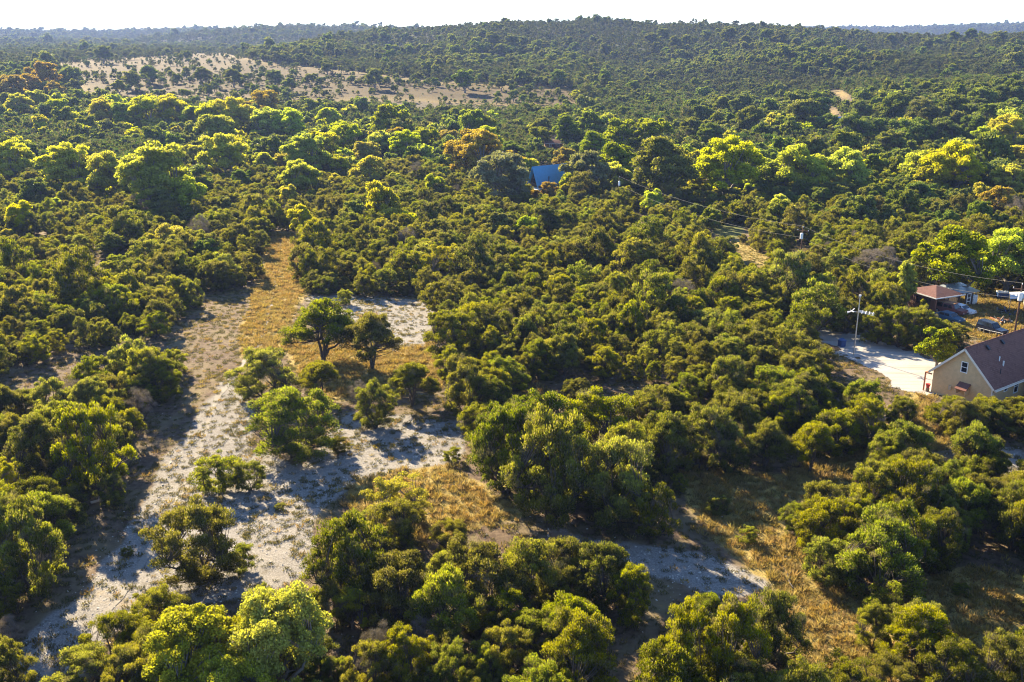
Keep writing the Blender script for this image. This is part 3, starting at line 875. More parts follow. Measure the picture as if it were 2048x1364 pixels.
hero('b', 480, 1460, 180, 160, 'low yellow-leaved oak squeezed between the two larger yellow-leaved oaks', BROAD['near'][0], 'oak_tree', 'tree', 'yellow-leaved oaks')
hero('b', 885, 570, 75, 90, 'pale feathery tree among junipers at the clearing head', BROAD['airy'][0], 'oak_sapling', 'tree')
hero('j', 1755, 556, 100, 58, 'leafless mauve-grey tree between junipers and the big shade trees', DEAD[0], 'bare_tree', 'tree')
hero('j', 720, 805, 60, 45, 'grey dead brush beside the dark egg-shaped juniper', DEAD[1], 'bare_shrub', 'shrub')
hero('j', 1115, 1110, 60, 55, 'bare silvery shrub on the edge of the gravel bank', DEAD[0], 'bare_shrub', 'shrub')
hero('j', 860, 1330, 130, 90, 'wide tangle of bare grey brush in the shady grove', DEAD[1], 'bare_shrub', 'shrub', 'bare brush in the grove')
hero('j', 770, 1360, 110, 110, 'upright tangle of bare grey brush beside the greyish juniper', DEAD[0], 'bare_shrub', 'shrub', 'bare brush in the grove')
hero('j', 285, 440, 80, 52, 'grey leafless shrub below the tall backlit elms', DEAD[1], 'bare_shrub', 'shrub')
hero('j', 10, 1290, 70, 60, 'bare dark shrub at the foot of the thicket', DEAD[0], 'bare_shrub', 'shrub')

# ------------------------------------------------------------------ scattered woodland


def jitter_points(r0, r1, sp, azmax=41.0):
    n = int((r1 * 2) / sp) + 2
    xs = np.arange(-math.sin(R(azmax)) * r1 - sp, math.sin(R(azmax)) * r1 + sp, sp)
    ys = np.arange(r0 * .5, r1 + sp, sp * .92)
    X, Y = np.meshgrid(xs, ys)
    X = X + (np.arange(len(ys)) % 2)[:, None] * sp * .5
    X = X + rng.uniform(-.42, .42, X.shape) * sp; Y = Y + rng.uniform(-.42, .42, Y.shape) * sp
    X, Y = X.ravel(), Y.ravel()
    r = np.hypot(X, Y); a = np.abs(np.degrees(np.arctan2(X, Y)))
    k = (r >= r0) & (r < r1) & (a < azmax)
    return X[k], Y[k]


def blocked(P, W, H):
    """crowns (base points P, width W, height H) that would hide ground or things the photograph shows"""
    bad = np.zeros(len(P), bool)
    x, y, d = to_px(P)
    for poly in NOBASE: bad |= inpoly(x, y, poly)
    for fx, fz in ((0, 0), (0, .45), (0, .95), (-.42, .5), (.42, .5), (-.3, .8), (.3, .8), (-.35, .2), (.35, .2)):
        Q = P.copy(); Q[:, 0] += fx * W; Q[:, 2] += fz * H
        x, y, d = to_px(Q)
        for poly in OPEN: bad |= inpoly(x, y, poly)
    return bad


def hides(P, W, H):
    bad = np.zeros(len(P), bool)
    r = np.hypot(P[:, 0], P[:, 1])
    for fx, fz in ((0, .92), (0, .6), (-.3, .7), (.3, .7)):
        Q = P.copy(); Q[:, 0] += fx * W; Q[:, 2] += fz * H
        x, y, d = to_px(Q)
        for x0, x1, y0, y1, dist in SHOW: bad |= (x > x0) & (x < x1) & (y > y0) & (y < y1) & (r < dist)
    return bad


HT = np.array([(t[0], t[1], t[2]) for t in TREES])


def near_hero(X, Y, k=1.6, b=0.0):
    bad = np.zeros(len(X), bool)
    r = np.hypot(X, Y)
    for hx, hy, s in HT:
        bad |= (X - hx) ** 2 + (Y - hy) ** 2 < (k * s + b) ** 2
    return bad


X1, Y1 = jitter_points(50, 330, 3.5)
X2, Y2 = jitter_points(330, 1000, 4.7)
X3, Y3 = jitter_points(1000, 1900, 6.6)
X4, Y4 = jitter_points(1900, 4700, 14.5, 33)
SX = np.concatenate([X1, X2, X3, X4]); SY = np.concatenate([Y1, Y2, Y3, Y4])
SR = np.hypot(SX, SY)
SZ = terrain(SX, SY)
nS = len(SX)
size = (.46 + .60 * rng.random(nS) ** 1.3) * (1 + .25 * (vnoise(SX, SY, 22) - .5))
size = size * np.where(SR > 330, 1.14, 1.0) * np.where(SR > 1000, .92, 1.0) * np.where(SR > 1900, 1.9, 1.0)
size = size * np.where((rng.random(nS) < .08) & (SR > 130), 1.4, 1.0)
asp = rng.uniform(.92, 1.35, nS) * np.where(SR > 600, .95, 1.0)
P = np.stack([SX, SY, SZ], 1)
bx, by, bd = to_px(P)
bad = np.zeros(nS, bool)
k1 = SR < 700
bad[k1] |= blocked(P[k1], PW * size[k1], PH * size[k1] * asp[k1])
bad |= hides(P, PW * size, PH * size * asp)
bad[k1] |= near_hero(SX[k1], SY[k1], 1.6, .1)
# meadow: only scattered trees; a few natural gaps elsewhere
fld = inpoly(bx, by, FIELD) | inpoly(bx, by, GOLD[9])
tx_, ty_, _ = to_px(P + np.stack([np.zeros(nS), np.zeros(nS), PH * size * asp * .75], 1))
bad |= (~fld) & inpoly(tx_, ty_, FIELD) & (rng.random(nS) < .96)
bad |= fld & (rng.random(nS) >   .20 + .55 * (vnoise(SX * .35 + 20, SY, 38) > .66))
size = np.where(fld, size * (.25 + .62 * rng.random(nS) ** 2), size)
gap = vnoise(SX + 300, SY + 11, 15)
bad |= (gap > np.where(SR < 120, .60, .74)) & (SR < 260)
bad |= (rng.random(nS) < .05)
bad |= (bx < -330) | (bx > 2380) | (by > 1620)
keep = ~bad
SX, SY, SZ, SR, size, asp, bx, by, fld = [a[keep] for a in (SX, SY, SZ, SR, size, asp, bx, by, fld)]
nS = len(SX)
# kinds: mostly juniper; pale oaks in patches
kn = vnoise(SX + 40, SY + 170, 70)
rr = rng.random(nS)
isoak = (rr < np.where(kn > .62, .38, .05)) & (SR > 190)
isoak |= (rr < .6) & fld
iselm = (~isoak) & (rr > .985) & (SR > 200) & (SR < 620)
isdead = (~isoak) & (~iselm) & (rr > .975) & (SR < 500)
BELT = [[(0, 225), (250, 222), (520, 240), (720, 268), (920, 262), (920, 350), (700, 352), (560, 375), (400, 330), (200, 300), (0, 262)], [(1380, 330), (1700, 330), (2048, 262), (2300, 262), (2300, 430), (1900, 410), (1380, 405)], [(1400, 205), (2048, 180), (2048, 250), (1800, 300), (1400, 290)]]
for kb, bp in enumerate(BELT):
    ib = inpoly(bx, by, bp)
    if kb < 2: iselm |= ib & (rr < .16)
    isoak |= ib & (rr > .62)
isdead &= ~(isoak | iselm); isoak &= ~iselm


LAND = [((648, 722), 'the lone fan-shaped juniper'), ((905, 722), 'the upper stony clearing'), ((590, 912), 'the wide greyish juniper with pale stems'), ((752, 856), 'the dark egg-shaped juniper'),
        ((398, 1165), 'the solitary rounded juniper by the trail'), ((1110, 1000), 'the big clump above the gravel bank'), ((1530, 935), 'the head of the golden grass streak'), ((1698, 905), 'the small vase-shaped juniper'),
        ((1755, 1195), 'the wide flat juniper with the forked base'), ((1830, 1010), 'the thick row below the tan house'), ((790, 1062), 'the slim pale-leaved sapling'), ((960, 1230), 'the shady grove with bare grey brush'),
        ((480, 1400), 'the yellow-leaved oaks'), ((1460, 1390), 'the hedge-like row by the golden grass'), ((1900, 1400), 'the foot of the golden grass slope'), ((208, 1012), 'the bleached stump'), ((65, 1190), 'the rounded juniper across the trail'),
        ((1707, 712), 'the steel antenna mast'), ((1683, 694), 'the blue bin on the drive'), ((1920, 840), 'the gable of the tan house'), ((2030, 880), 'the side wall of the tan house'), ((1800, 780), 'the end of the white gravel drive'),
        ((1838, 670), 'the parked vehicles of the yard'), ((885, 570), 'the pale feathery tree'), ((555, 560), 'the golden stretch of the trail'), ((300, 440), 'the tall backlit elms'), ((565, 465), 'the point where the trail enters the wood'),
        ((420, 690), 'the narrow bend of the foot trail'), ((250, 640), 'the sunlit trunks inside the thicket'), ((80, 760), 'the deep shade of the thicket'), ((300, 830), 'the trail edge opposite the wide greyish juniper'), ((1430, 800), 'the middle of the stand by the gravel drive'),
        ((1240, 720), 'the close stand between the clearing and the drive'), ((1060, 640), 'the stand behind the upper stony clearing'), ((1600, 545), 'the transformer pole by the golden grass strip'), ((1755, 560), 'the leafless mauve-grey tree'), ((1340, 560), 'the stand between pole and clearing'),
        ((1050, 795), 'the small gap with golden grass'), ((1370, 640), 'the smooth canopy behind the drive'), ((150, 560), 'the upper thicket across the trail')]
LANDW = [(ground(*a), b) for a, b in LAND]


def zone(q, form):
    x, y = SX[q], SY[q]
    d, nm = min((math.hypot(x - p.x, y - p.y), b) for p, b in LANDW)
    sz = 'small' if size[q] < .58 else ('large' if size[q] > .82 else 'middling')
    rel = 'next to' if d < 6 else ('near' if d < 14 else 'growing out beyond')
    return '%s %s juniper %s %s' % (sz, form, rel, nm), 'junipers around ' + nm.replace('the ', '', 1)


vis = (bx > -60) & (bx < 2110) & (by > 0) & (by < 1480) & ~isoak & ~iselm & ~isdead
order = np.argsort(np.where(vis, SR, 1e9))
N_IND = 300 - len(HERO_J)
ind = order[:N_IND]
isind = np.zeros(nS, bool); isind[ind] = True
for q in ind:
    pi_ = int(rng.integers(0, len(JUN) + 2))
    pr = (JUN + VASE[:2])[pi_]
    lab, grp = zone(q, 'open-stemmed' if pi_ >= len(JUN) else ('slender' if asp[q] > 1.2 else 'bushy'))
    place_tree('juniper_tree', pr, (SX[q], SY[q], SZ[q] - .05), size[q], size[q] * asp[q], rng.uniform(0, 6.28), lab, 'juniper', grp)


# the rest of the wood: instanced, one object per belt
def gn_scatter(name, pts, scl, rot, idx, protos, label, cat):
    me = bpy.data.meshes.new(name)
    me.vertices.add(len(pts)); me.vertices.foreach_set('co', np.asarray(pts, np.float32).ravel())
    a = me.attributes.new('sc', 'FLOAT_VECTOR', 'POINT'); a.data.foreach_set('vector', np.asarray(scl, np.float32).ravel())
    a = me.attributes.new('rt', 'FLOAT_VECTOR', 'POINT'); a.data.foreach_set('vector', np.asarray(rot, np.float32).ravel())
    a = me.attributes.new('pi', 'INT', 'POINT'); a.data.foreach_set('value', np.asarray(idx, np.int32))
    me.update()
    ob = link(name, me)
    tag(ob, label, cat, None, 'stuff')
    ng = bpy.data.node_groups.new(name, 'GeometryNodeTree')
    ng.interface.new_socket('Geometry', in_out='INPUT', socket_type='NodeSocketGeometry')
    ng.interface.new_socket('Geometry', in_out='OUTPUT', socket_type='NodeSocketGeometry')
    gi = ng.nodes.new('NodeGroupInput'); go = ng.nodes.new('NodeGroupOutput')
    jn = ng.nodes.new('GeometryNodeJoinGeometry')

    def attr(nm, t):
        n = ng.nodes.new('GeometryNodeInputNamedAttribute'); n.data_type = t; n.inputs['Name'].default_value = nm
        return n.outputs[0]
    s_, r_, p_ = attr('sc', 'FLOAT_VECTOR'), attr('rt', 'FLOAT_VECTOR'), attr('pi', 'INT')
    for k, po in enumerate(protos):
        oi = ng.nodes.new('GeometryNodeObjectInfo'); oi.inputs['Object'].default_value = po; oi.inputs['As Instance'].default_value = True
        cmpn = ng.nodes.new('FunctionNodeCompare'); cmpn.data_type = 'INT'; cmpn.operation = 'EQUAL'
        ib = [i for i in cmpn.inputs if i.type == 'INT']
        ng.links.new(p_, ib[0]); ib[1].default_value = k
        ip = ng.nodes.new('GeometryNodeInstanceOnPoints')
        ng.links.new(gi.outputs[0], ip.inputs['Points']); ng.links.new(cmpn.outputs[0], ip.inputs['Selection'])
        ng.links.new(oi.outputs['Geometry'], ip.inputs['Instance'])
        ng.links.new(r_, ip.inputs['Rotation']); ng.links.new(s_, ip.inputs['Scale'])
        ng.links.new(ip.outputs[0], jn.inputs[0])
    ng.links.new(jn.outputs[0], go.inputs[0])
    md = ob.modifiers.new('scatter', 'NODES'); md.node_group = ng
    return ob


LOD1 = [proto_joined('wood_juniper', 300 + i, PW, PH, 'juniper', 'juniper', 1, 'dome') for i in range(5)] + \
       [proto_joined('wood_oak', 320 + i, PW, PH, 'oak', 'broad', 1, 'dome') for i in range(3)] + \
       [proto_joined('wood_elm', 340, PW, PH, 'elm', 'broad', 1, 'dome'), proto_joined('wood_bare', 350, PW, PH, 'dead', 'juniper', 1, 'dead')]
LOD2 = [proto_joined('far_juniper', 400 + i, PW, PH, 'skyshade_juniper', 'juniper', 2, 'dome') for i in range(4)] + \
       [proto_joined('far_oak', 420 + i, PW, PH, 'oak', 'broad', 2, 'dome') for i in range(3)] + [proto_joined('far_elm', 440, PW, PH, 'elm', 'broad', 2, 'dome')]
LOD3 = [proto_joined('hill_juniper', 460 + i, PW, PH, 'haze_juniper', 'juniper', 2, 'dome') for i in range(4)] + LOD2[4:]


def wood(name, sel, near, label, cat='woodland'):
    n = int(sel.sum())
    if n == 0: return
    pts = np.stack([SX[sel], SY[sel], SZ[sel] - .08], 1)
    ok = isoak[sel]
    big = np.where(ok | iselm[sel], rng.uniform(1.0, 1.45, n), 1.0)
    s = size[sel] * big
    scl = np.stack([s, s, s * asp[sel]], 1)
    rot = np.zeros((n, 3)); rot[:, 2] = rng.uniform(0, 6.28, n)
    u = rng.random(n)
    if near is True:
        idx = np.where(ok, 5 + (u * 3).astype(int), np.where(iselm[sel], 8, np.where(isdead[sel], 9, (u * 5).astype(int))))
        gn_scatter(name, pts, scl, rot, idx, LOD1, label, cat)
    else:
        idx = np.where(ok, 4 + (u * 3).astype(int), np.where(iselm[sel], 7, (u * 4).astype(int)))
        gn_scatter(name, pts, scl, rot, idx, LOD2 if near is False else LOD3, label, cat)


wood('juniper_wood', ~isind & (SR < 330), True, 'continuous dark green juniper wood running down from the stony clearing to the valley')
wood('valley_wood', ~isind & (SR >= 330) & (SR < 700), False, 'mixed wood of juniper and oak covering the valley floor and slopes')
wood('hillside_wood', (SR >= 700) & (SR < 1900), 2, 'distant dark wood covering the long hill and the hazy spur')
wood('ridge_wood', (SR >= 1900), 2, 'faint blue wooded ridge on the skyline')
print('trees', nS, 'individual', N_IND + len(HERO_J), 'broad', len(HERO_B))

# ------------------------------------------------------------------ mesh builder for built things
class MB:
    def __init__(s): s.V = []; s.F = []

    def poly(s, pts, faces):
        b = len(s.V); s.V += [tuple(p) for p in pts]; s.F += [tuple(i + b for i in f) for f in faces]; return s

    def box(s, x0, x1, y0, y1, z0, z1):
        return s.poly([(x0, y0, z0), (x1, y0, z0), (x1, y1, z0), (x0, y1, z0), (x0, y0, z1), (x1, y0, z1), (x1, y1, z1), (x0, y1, z1)],
                      [(0, 3, 2, 1), (4, 5, 6, 7), (0, 1, 5, 4), (1, 2, 6, 5), (2, 3, 7, 6), (3, 0, 4, 7)])

    def slab(s, a, b, c, d, t):
        """quad a b c d thickened by t downwards along its normal"""
        a, b, c, d = map(Vector, (a, b, c, d))
        n = (b - a).cross(d - a).normalized() * t
        return s.poly([a, b, c, d, a - n, b - n, c - n, d - n], [(0, 1, 2, 3), (7, 6, 5, 4), (0, 4, 5, 1), (1, 5, 6, 2), (2, 6, 7, 3), (3, 7, 4, 0)])

    def tube(s, pts, r, n=8, cap=True):
        rad = r if isinstance(r, (list, tuple)) else [r] * len(pts)
        V, F = tube_np(np.array(pts, float), rad, n)
        k = len(pts)
        faces = [tuple(f) for f in F.tolist()]
        if cap: faces += [tuple(range(n))[::-1], tuple((k - 1) * n + i for i in range(n))]
        return s.poly(V.tolist(), faces)

    def prism(s, prof, y0, y1, ins=None):
        """profile in x,z extruded along y; ins(x,z)-> inset of y at that point"""
        n = len(prof)
        f = ins or (lambda x, z: 0)
        A = [(x, y0 + f(x, z), z) for x, z in prof]; B = [(x, y1 - f(x, z), z) for x, z in prof]
        return s.poly(A + B, [tuple(range(n)), tuple(range(2 * n - 1, n - 1, -1))] + [(i, i + n, (i + 1) % n + n, (i + 1) % n) for i in range(n)])

    def build(s, name, mat, parent=None, bevel=0, smooth=False):
        me = bpy.data.meshes.new(name); me.from_pydata([tuple(map(float, v)) for v in s.V], [], s.F); me.materials.append(mat)
        import bmesh
        bm = bmesh.new(); bm.from_mesh(me); bmesh.ops.recalc_face_normals(bm, faces=bm.faces)
        if bevel: bmesh.ops.bevel(bm, geom=list(bm.edges), offset=bevel, segments=2, affect='EDGES', clamp_overlap=True)
        bm.to_mesh(me); bm.free()
        if smooth: me.polygons.foreach_set('use_smooth', [True] * len(me.polygons))
        return link(name, me, parent)


def thing(name, label, cat, loc=(0, 0, 0), rz=0, group=None):
    e = link(name, None); e.location = loc; e.rotation_euler = (0, 0, rz); e.empty_display_size = .5
    return tag(e, label, cat, group)


def shingle_mat(name, col):
    m, nt, b = new_mat(name)
    tc = N(nt, 'ShaderNodeTexCoord').outputs['Object']
    br = N(nt, 'ShaderNodeTexBrick'); br.inputs['Scale'].default_value = 1.0
    br.inputs['Brick Width'].default_value = .32; br.inputs['Row Height'].default_value = .16; br.inputs['Mortar Size'].default_value = .012
    br.inputs['Color1'].default_value = (*[c * .75 for c in col], 1); br.inputs['Color2'].default_value = (*[c * 1.3 for c in col], 1); br.inputs['Mortar'].default_value = (*[c * .4 for c in col], 1)
    nt.links.new(tc, br.inputs['Vector'])
    nt.links.new(mix(nt, ramp(nt, noise(nt, 1.1, 6, tc), .3, .7), br.outputs[0], tuple(c * 1.15 for c in col)), b.inputs['Base Color'])
    b.inputs['Roughness'].default_value = .95; b.inputs['Specular IOR Level'].default_value = .15
    return m


def siding_mat(name, col, step=.2, axis='Z', rough=.7):
    m, nt, b = new_mat(name)
    tc = N(nt, 'ShaderNodeTexCoord').outputs['Object']
    w = N(nt, 'ShaderNodeTexWave', wave_type='BANDS', bands_direction=axis, wave_profile='SAW'); w.inputs['Scale'].default_value = .314 / step * 1.0; w.inputs['Distortion'].default_value = 0
    nt.links.new(tc, w.inputs['Vector'])
    f = noise(nt, 2.0, 5, tc)
    c = mix(nt, ramp(nt, f, .3, .7), tuple(x * .88 for x in col), tuple(x * 1.1 for x in col))
    nt.links.new(c, b.inputs['Base Color'])
    bn = N(nt, 'ShaderNodeBump'); bn.inputs['Strength'].default_value = .6; bn.inputs['Distance'].default_value = .02
    nt.links.new(w.outputs[1], bn.inputs['Height']); nt.links.new(bn.outputs[0], b.inputs['Normal'])
    b.inputs['Roughness'].default_value = rough
    return m


M['tan'] = siding_mat('tan_siding', (.60, .42, .22))
M['redwood'] = siding_mat('red_brown_boards', (.20, .085, .05), .25, 'X')
M['darkwood'] = siding_mat('dark_boards', (.06, .045, .04), .25, 'X')
M['bluewall'] = siding_mat('blue_boards', (.06, .10, .20), .25)
M['shingle'] = shingle_mat('red_brown_shingles', (.175, .085, .068))
M['shingle2'] = shingle_mat('rusty_shingles', (.14, .075, .066))
M['bluemetal'] = siding_mat('blue_metal_roof', (.055, .27, .52), .4, 'X', .4)
M['greymetal'] = siding_mat('grey_metal_roof', (.36, .40, .44), .4, 'X', .35)
M['whitemetal'] = siding_mat('white_metal_roof', (.68, .70, .72), .4, 'X', .4)
M['trim'] = surf('cream_trim', (.70, .62, .52), .6, .06)
M['white'] = surf('white_paint', (.78, .77, .74), .5, .06)
M['glass'] = surf('dark_glass', (.015, .02, .03), .08, .2, 2, spec=.6)
M['darkmetal'] = surf('dark_metal', (.04, .045, .055), .45, .2, 3, .5)
M['galv'] = surf('galvanised_steel', (.50, .51, .50), .4, .15, 3, .7)
M['creosote'] = surf('creosoted_wood', (.115, .06, .035), .9, .3, 6)
M['wood'] = surf('weathered_wood', (.30, .20, .12), .85, .3, 5)
M['orange'] = surf('orange_stained_wood', (.42, .17, .08), .7, .2, 5)
M['rubber'] = surf('rubber', (.02, .02, .02), .85, .2)
M['red'] = surf('red_paint', (.45, .05, .04), .5, .15)
M['yellow'] = surf('yellow_plastic', (.65, .45, .03), .5, .1)
M['bluepl'] = surf('blue_plastic', (.025, .07, .20), .45, .15)
M['carblue'] = surf('blue_car_paint', (.05, .12, .20), .3, .08, 3, .2, spec=.5)
M['carwhite'] = surf('white_car_paint', (.74, .75, .76), .3, .05, 3, spec=.5)
M['carnavy'] = surf('navy_car_paint', (.018, .024, .045), .25, .1, 3, .2, spec=.5)
M['cargrey'] = surf('grey_red_car_paint', (.17, .07, .07), .35, .15, 3, .2, spec=.5)
M['lamp'] = surf('lamp_lens', (.6, .6, .6), .15, .1)
M['taillamp'] = surf('tail_lens', (.35, .02, .02), .2, .1)
M['wire'] = surf('wire', (.12, .115, .11), .7, .1, 3, 0)
M['gravel'] = None


def gravel_mat():
    m, nt, b = new_mat('white_gravel')
    tc = N(nt, 'ShaderNodeTexCoord').outputs['Object']
    a, c, d = noise(nt, 6, 6, tc, .75), noise(nt, .5, 5, tc, .6), noise(nt, .12, 3, tc)
    col = mix(nt, ramp(nt, a, .3, .7), (.25, .24, .228), (.42, .41, .395))
    col = mix(nt, ramp(nt, c, .52, .75), col, (.40, .36, .30))
    mpn = N(nt, 'ShaderNodeMapping'); nt.links.new(tc, mpn.inputs[0]); mpn.inputs['Rotation'].default_value = (0, 0, R(38)); mpn.inputs['Scale'].default_value = (.06, 1.1, 1)
    st_ = noise(nt, 1.0, 3, mpn.outputs[0], .6)
    col = mix(nt, ramp(nt, st_, .5, .62), col, (.27, .25, .225))
    nt.links.new(col, b.inputs['Base Color']); b.inputs['Roughness'].default_value = .95
    bn = N(nt, 'ShaderNodeBump'); bn.inputs['Strength'].default_value = .5; bn.inputs['Distance'].default_value = .06
    nt.links.new(a, bn.inputs['Height']); nt.links.new(bn.outputs[0], b.inputs['Normal'])
    return m


def path_mat():
    m, nt, b = new_mat('trodden_dust')
    tc = N(nt, 'ShaderNodeTexCoord').outputs['Object']
    a, c = noise(nt, 5, 6, tc, .75), noise(nt, 1.2, 5, tc, .6)
    col = mix(nt, ramp(nt, a, .3, .7), (.16, .147, .127), (.27, .25, .222))
    col = mix(nt, ramp(nt, c, .5, .7), col, (.22, .18, .12))
    nt.links.new(col, b.inputs['Base Color']); b.inputs['Roughness'].default_value = .95
    return m


M['gravel'] = gravel_mat(); M['dust'] = path_mat()


def fine(x, y):
    x = np.asarray(x, float); y = np.asarray(y, float)
    return terrain(x, y) + (np.hypot(x, y) < 210) * (.10 * (vnoise(x, y, 1.7) - .5) + .16 * (vnoise(x + 33, y + 9, 5.1) - .5))


def gp(px, py, dz=0):
    p = ground(px, py); p.z = float(fine(p.x, p.y)) + dz
    return p


def sheet(name, poly, cell, mat, lift=.05, rag=8):
    W = [ground(a, b) for a, b in poly]
    x0, x1 = min(p.x for p in W) - 1, max(p.x for p in W) + 1; y0, y1 = min(p.y for p in W) - 1, max(p.y for p in W) + 1
    xs = np.arange(x0, x1, cell); ys = np.arange(y0, y1, cell)
    X, Y = np.meshgrid(xs, ys, indexing='ij')
    Z = fine(X, Y)
    px, py, _ = to_px(np.stack([X, Y, Z], -1).reshape(-1, 3))
    px = px + rag * 2 * (vnoise(X.ravel(), Y.ravel(), 1.3) - .5); py = py + rag * (vnoise(X.ravel() + 9, Y.ravel(), 1.3) - .5)
    ins = inpoly(px, py, poly).reshape(X.shape)
    V = np.stack([X, Y, Z + lift], -1).reshape(-1, 3)
    nx, ny = X.shape
    F = [(i * ny + j, (i + 1) * ny + j, (i + 1) * ny + j + 1, i * ny + j + 1) for i in range(nx - 1) for j in range(ny - 1) if ins[i, j] and ins[i + 1, j] and ins[i, j + 1] and ins[i + 1, j + 1]]
    F = np.array(F); u = np.unique(F); mp = -np.ones(len(V), int); mp[u] = np.arange(len(u))
    o = link(name, mesh_np(name, V[u], mp[F], [mat]))
    o.data.polygons.foreach_set('use_smooth', np.ones(len(F), bool))
    return tag(o, kind='structure')


sheet('gravel_drive', [(1600, 648), (1640, 655), (1720, 671), (1850, 708), (1905, 735), (1925, 760), (1865, 795), (1800, 778), (1755, 748), (1690, 712), (1640, 684), (1600, 664)], .22, M['gravel'], .05, 14)


def trail(name, pts, width, mat):
    W = [ground(a, b) for a, b in pts]
    Vs, F = [], []
    P = []
    for a, b in zip(W[:-1], W[1:]):
        n = max(2, int((b - a).length / .35))
        for k in range(n): P.append(a.lerp(b, k / n))
    P.append(W[-1])
    for i, p in enumerate(P):
        t = (P[min(i + 1, len(P) - 1)] - P[max(i - 1, 0)]); t.z = 0; t.normalize()
        nrm = Vector((-t.y, t.x, 0)); w = width * (.55 + .9 * float(vnoise(p.x, p.y, .9)))
        off = nrm * (.5 * (float(vnoise(p.x + 50, p.y, 2.2)) - .5))
        for s in (-1, -.33, .33, 1):
            q = p + off + nrm * w * .5 * s
            Vs.append((q.x, q.y, float(fine(q.x, q.y)) + .035))
    for i in range(len(P) - 1):
        for s in range(3):
            a = i * 4 + s; F.append((a, a + 1, a + 5, a + 4))
    o = link(name, mesh_np(name, np.array(Vs), np.array(F), [mat])); return tag(o, kind='structure')


trail('foot_path', [(566, 470), (552, 520), (545, 600), (520, 690), (470, 745), (440, 790), (418, 840), (402, 890), (380, 960), (340, 1030), (300, 1110), (240, 1200), (150, 1300), (80, 1370)], .6, M['dust'])


# ------------------------------------------------------------------ buildings
def window(parent, face, u, z, w, h, mid=True, ft=.09, mat='white'):
    """face 'x0': wall x=0 looking -x, u along y; face 'y0': wall y=0 looking -y, u along x"""
    def bx(m, a0, a1, z0, z1, d0, d1):
        if face == 'x0': m.box(-d1, -d0, a0, a1, z0, z1)
        else: m.box(a0, a1, -d1, -d0, z0, z1)
    m = MB()
    bx(m, u, u + ft, z, z + h, -.02, .05); bx(m, u + w - ft, u + w, z, z + h, -.02, .05)
    bx(m, u + ft, u + w - ft, z, z + ft, -.02, .05); bx(m, u + ft, u + w - ft, z + h - ft, z + h, -.02, .05)
    if mid: bx(m, u + ft, u + w - ft, z + h / 2 - ft * .4, z + h / 2 + ft * .4, -.02, .045)
    f = m.build('window', M[mat], parent)
    spans = [(z + ft, z + h / 2 - ft * .4), (z + h / 2 + ft * .4, z + h - ft)] if mid else [(z + ft, z + h - ft)]
    for a, b in spans:
        g = MB(); bx(g, u + ft, u + w - ft, a, b, -.01, .012); g.build('pane', M['glass'], f)
    return f


def gable_house(e, L, W, hw, rise, wall, roof, trim, oh=.45, t=.16, base=-.6):
    m = MB()
    m.poly([(0, 0, base), (L, 0, base), (L, W, base), (0, W, base), (0, 0, hw), (L, 0, hw), (L, W, hw), (0, W, hw), (0, W / 2, hw + rise), (L, W / 2, hw + rise)],
           [(0, 1, 5, 4), (2, 3, 7, 6), (0, 4, 8, 7, 3), (1, 2, 6, 9, 5), (0, 3, 2, 1), (4, 5, 9, 8), (6, 7, 8, 9)])
    m.build('wall', M[wall], e)
    k = rise / (W / 2); ez = hw - oh * k; up = .20
    r = MB()
    r.slab((-oh, -oh, ez + up), (L + oh, -oh, ez + up), (L + oh, W / 2, hw + rise + up), (-oh, W / 2, hw + rise + up), t)
    rf = r.build('roof_slope', M[roof], e)
    r = MB()
    r.slab((L + oh, W + oh, ez + up), (-oh, W + oh, ez + up), (-oh, W / 2 + .002, hw + rise + up), (L + oh, W / 2 + .002, hw + rise + up), t)
    r.build('roof_slope', M[roof], e)
    # barge boards and fascias, set proud
    for x in (-oh - .035, L + oh + .003):
        b = MB()
        for y0, y1 in ((-oh, W / 2), (W + oh, W / 2)):
            b.slab((x, y0, ez + up + .01), (x + .032, y0, ez + up + .01), (x + .032, y1, hw + rise + up + .01), (x, y1, hw + rise + up + .01), .24 if y0 < 0 else -.24)
        b.build('barge_board', M[trim], e)
    for y in (-oh - .035, W + oh + .003):
        MB().box(-oh, L + oh, y, y + .032, ez + up - .2, ez + up - .004).build('fascia', M[trim], e)
    return rf, k, ez + up


# tan house beside the gravel drive
hp = gp(1979, 819)
house = thing('tan_house', 'two-storey tan house with steep red-brown shingle roof and white-trimmed windows', 'house', hp, R(36))
HL, HW, HH, HR = 12.5, 7.4, 2.9, 3.55
rf, kk, ez = gable_house(house, HL, HW, HH, HR, 'tan', 'shingle', 'trim')
window(house, 'x0', 3.25, 3.55, .85, 1.35)
window(house, 'y0', 2.6, 1.65, .75, 1.0)
window(house, 'y0', 4.9, .95, 1.0, 1.7)
window(house, 'y0', 8.6, .95, 1.0, 1.7)
for (cx, cy) in ((-.02, -.02),):
    MB().box(-.05, .10, -.05, .10, -.5, 2.6).build('corner_board', M['trim'], house)
hd = thing  # hood over the meter on the gable wall
m = MB(); m.slab((-1.0, 2.6, 1.75), (-1.0, 4.0, 1.75), (-.01, 4.0, 2.4), (-.01, 2.6, 2.4), -.1); m.build('gable_hood', M['shingle'], house)
m = MB(); m.box(-.9, -.01, 2.68, 2.78, 1.1, 1.72); m.box(-.9, -.01, 3.82, 3.92, 1.1, 1.72); m.build('hood_bracket', M['tan'], house)
roofz = lambda y: HH + y * kk + .20
for x, y in ((3.2, 3.05), (6.6, 3.1)):
    z = roofz(y)
    v = MB(); v.slab((x, y - .22, z - .10), (x + .42, y - .22, z - .10), (x + .42, y + .22, z + .34), (x, y + .22, z + .34), -.16); v.build('roof_vent', M['darkmetal'], rf, bevel=.03)
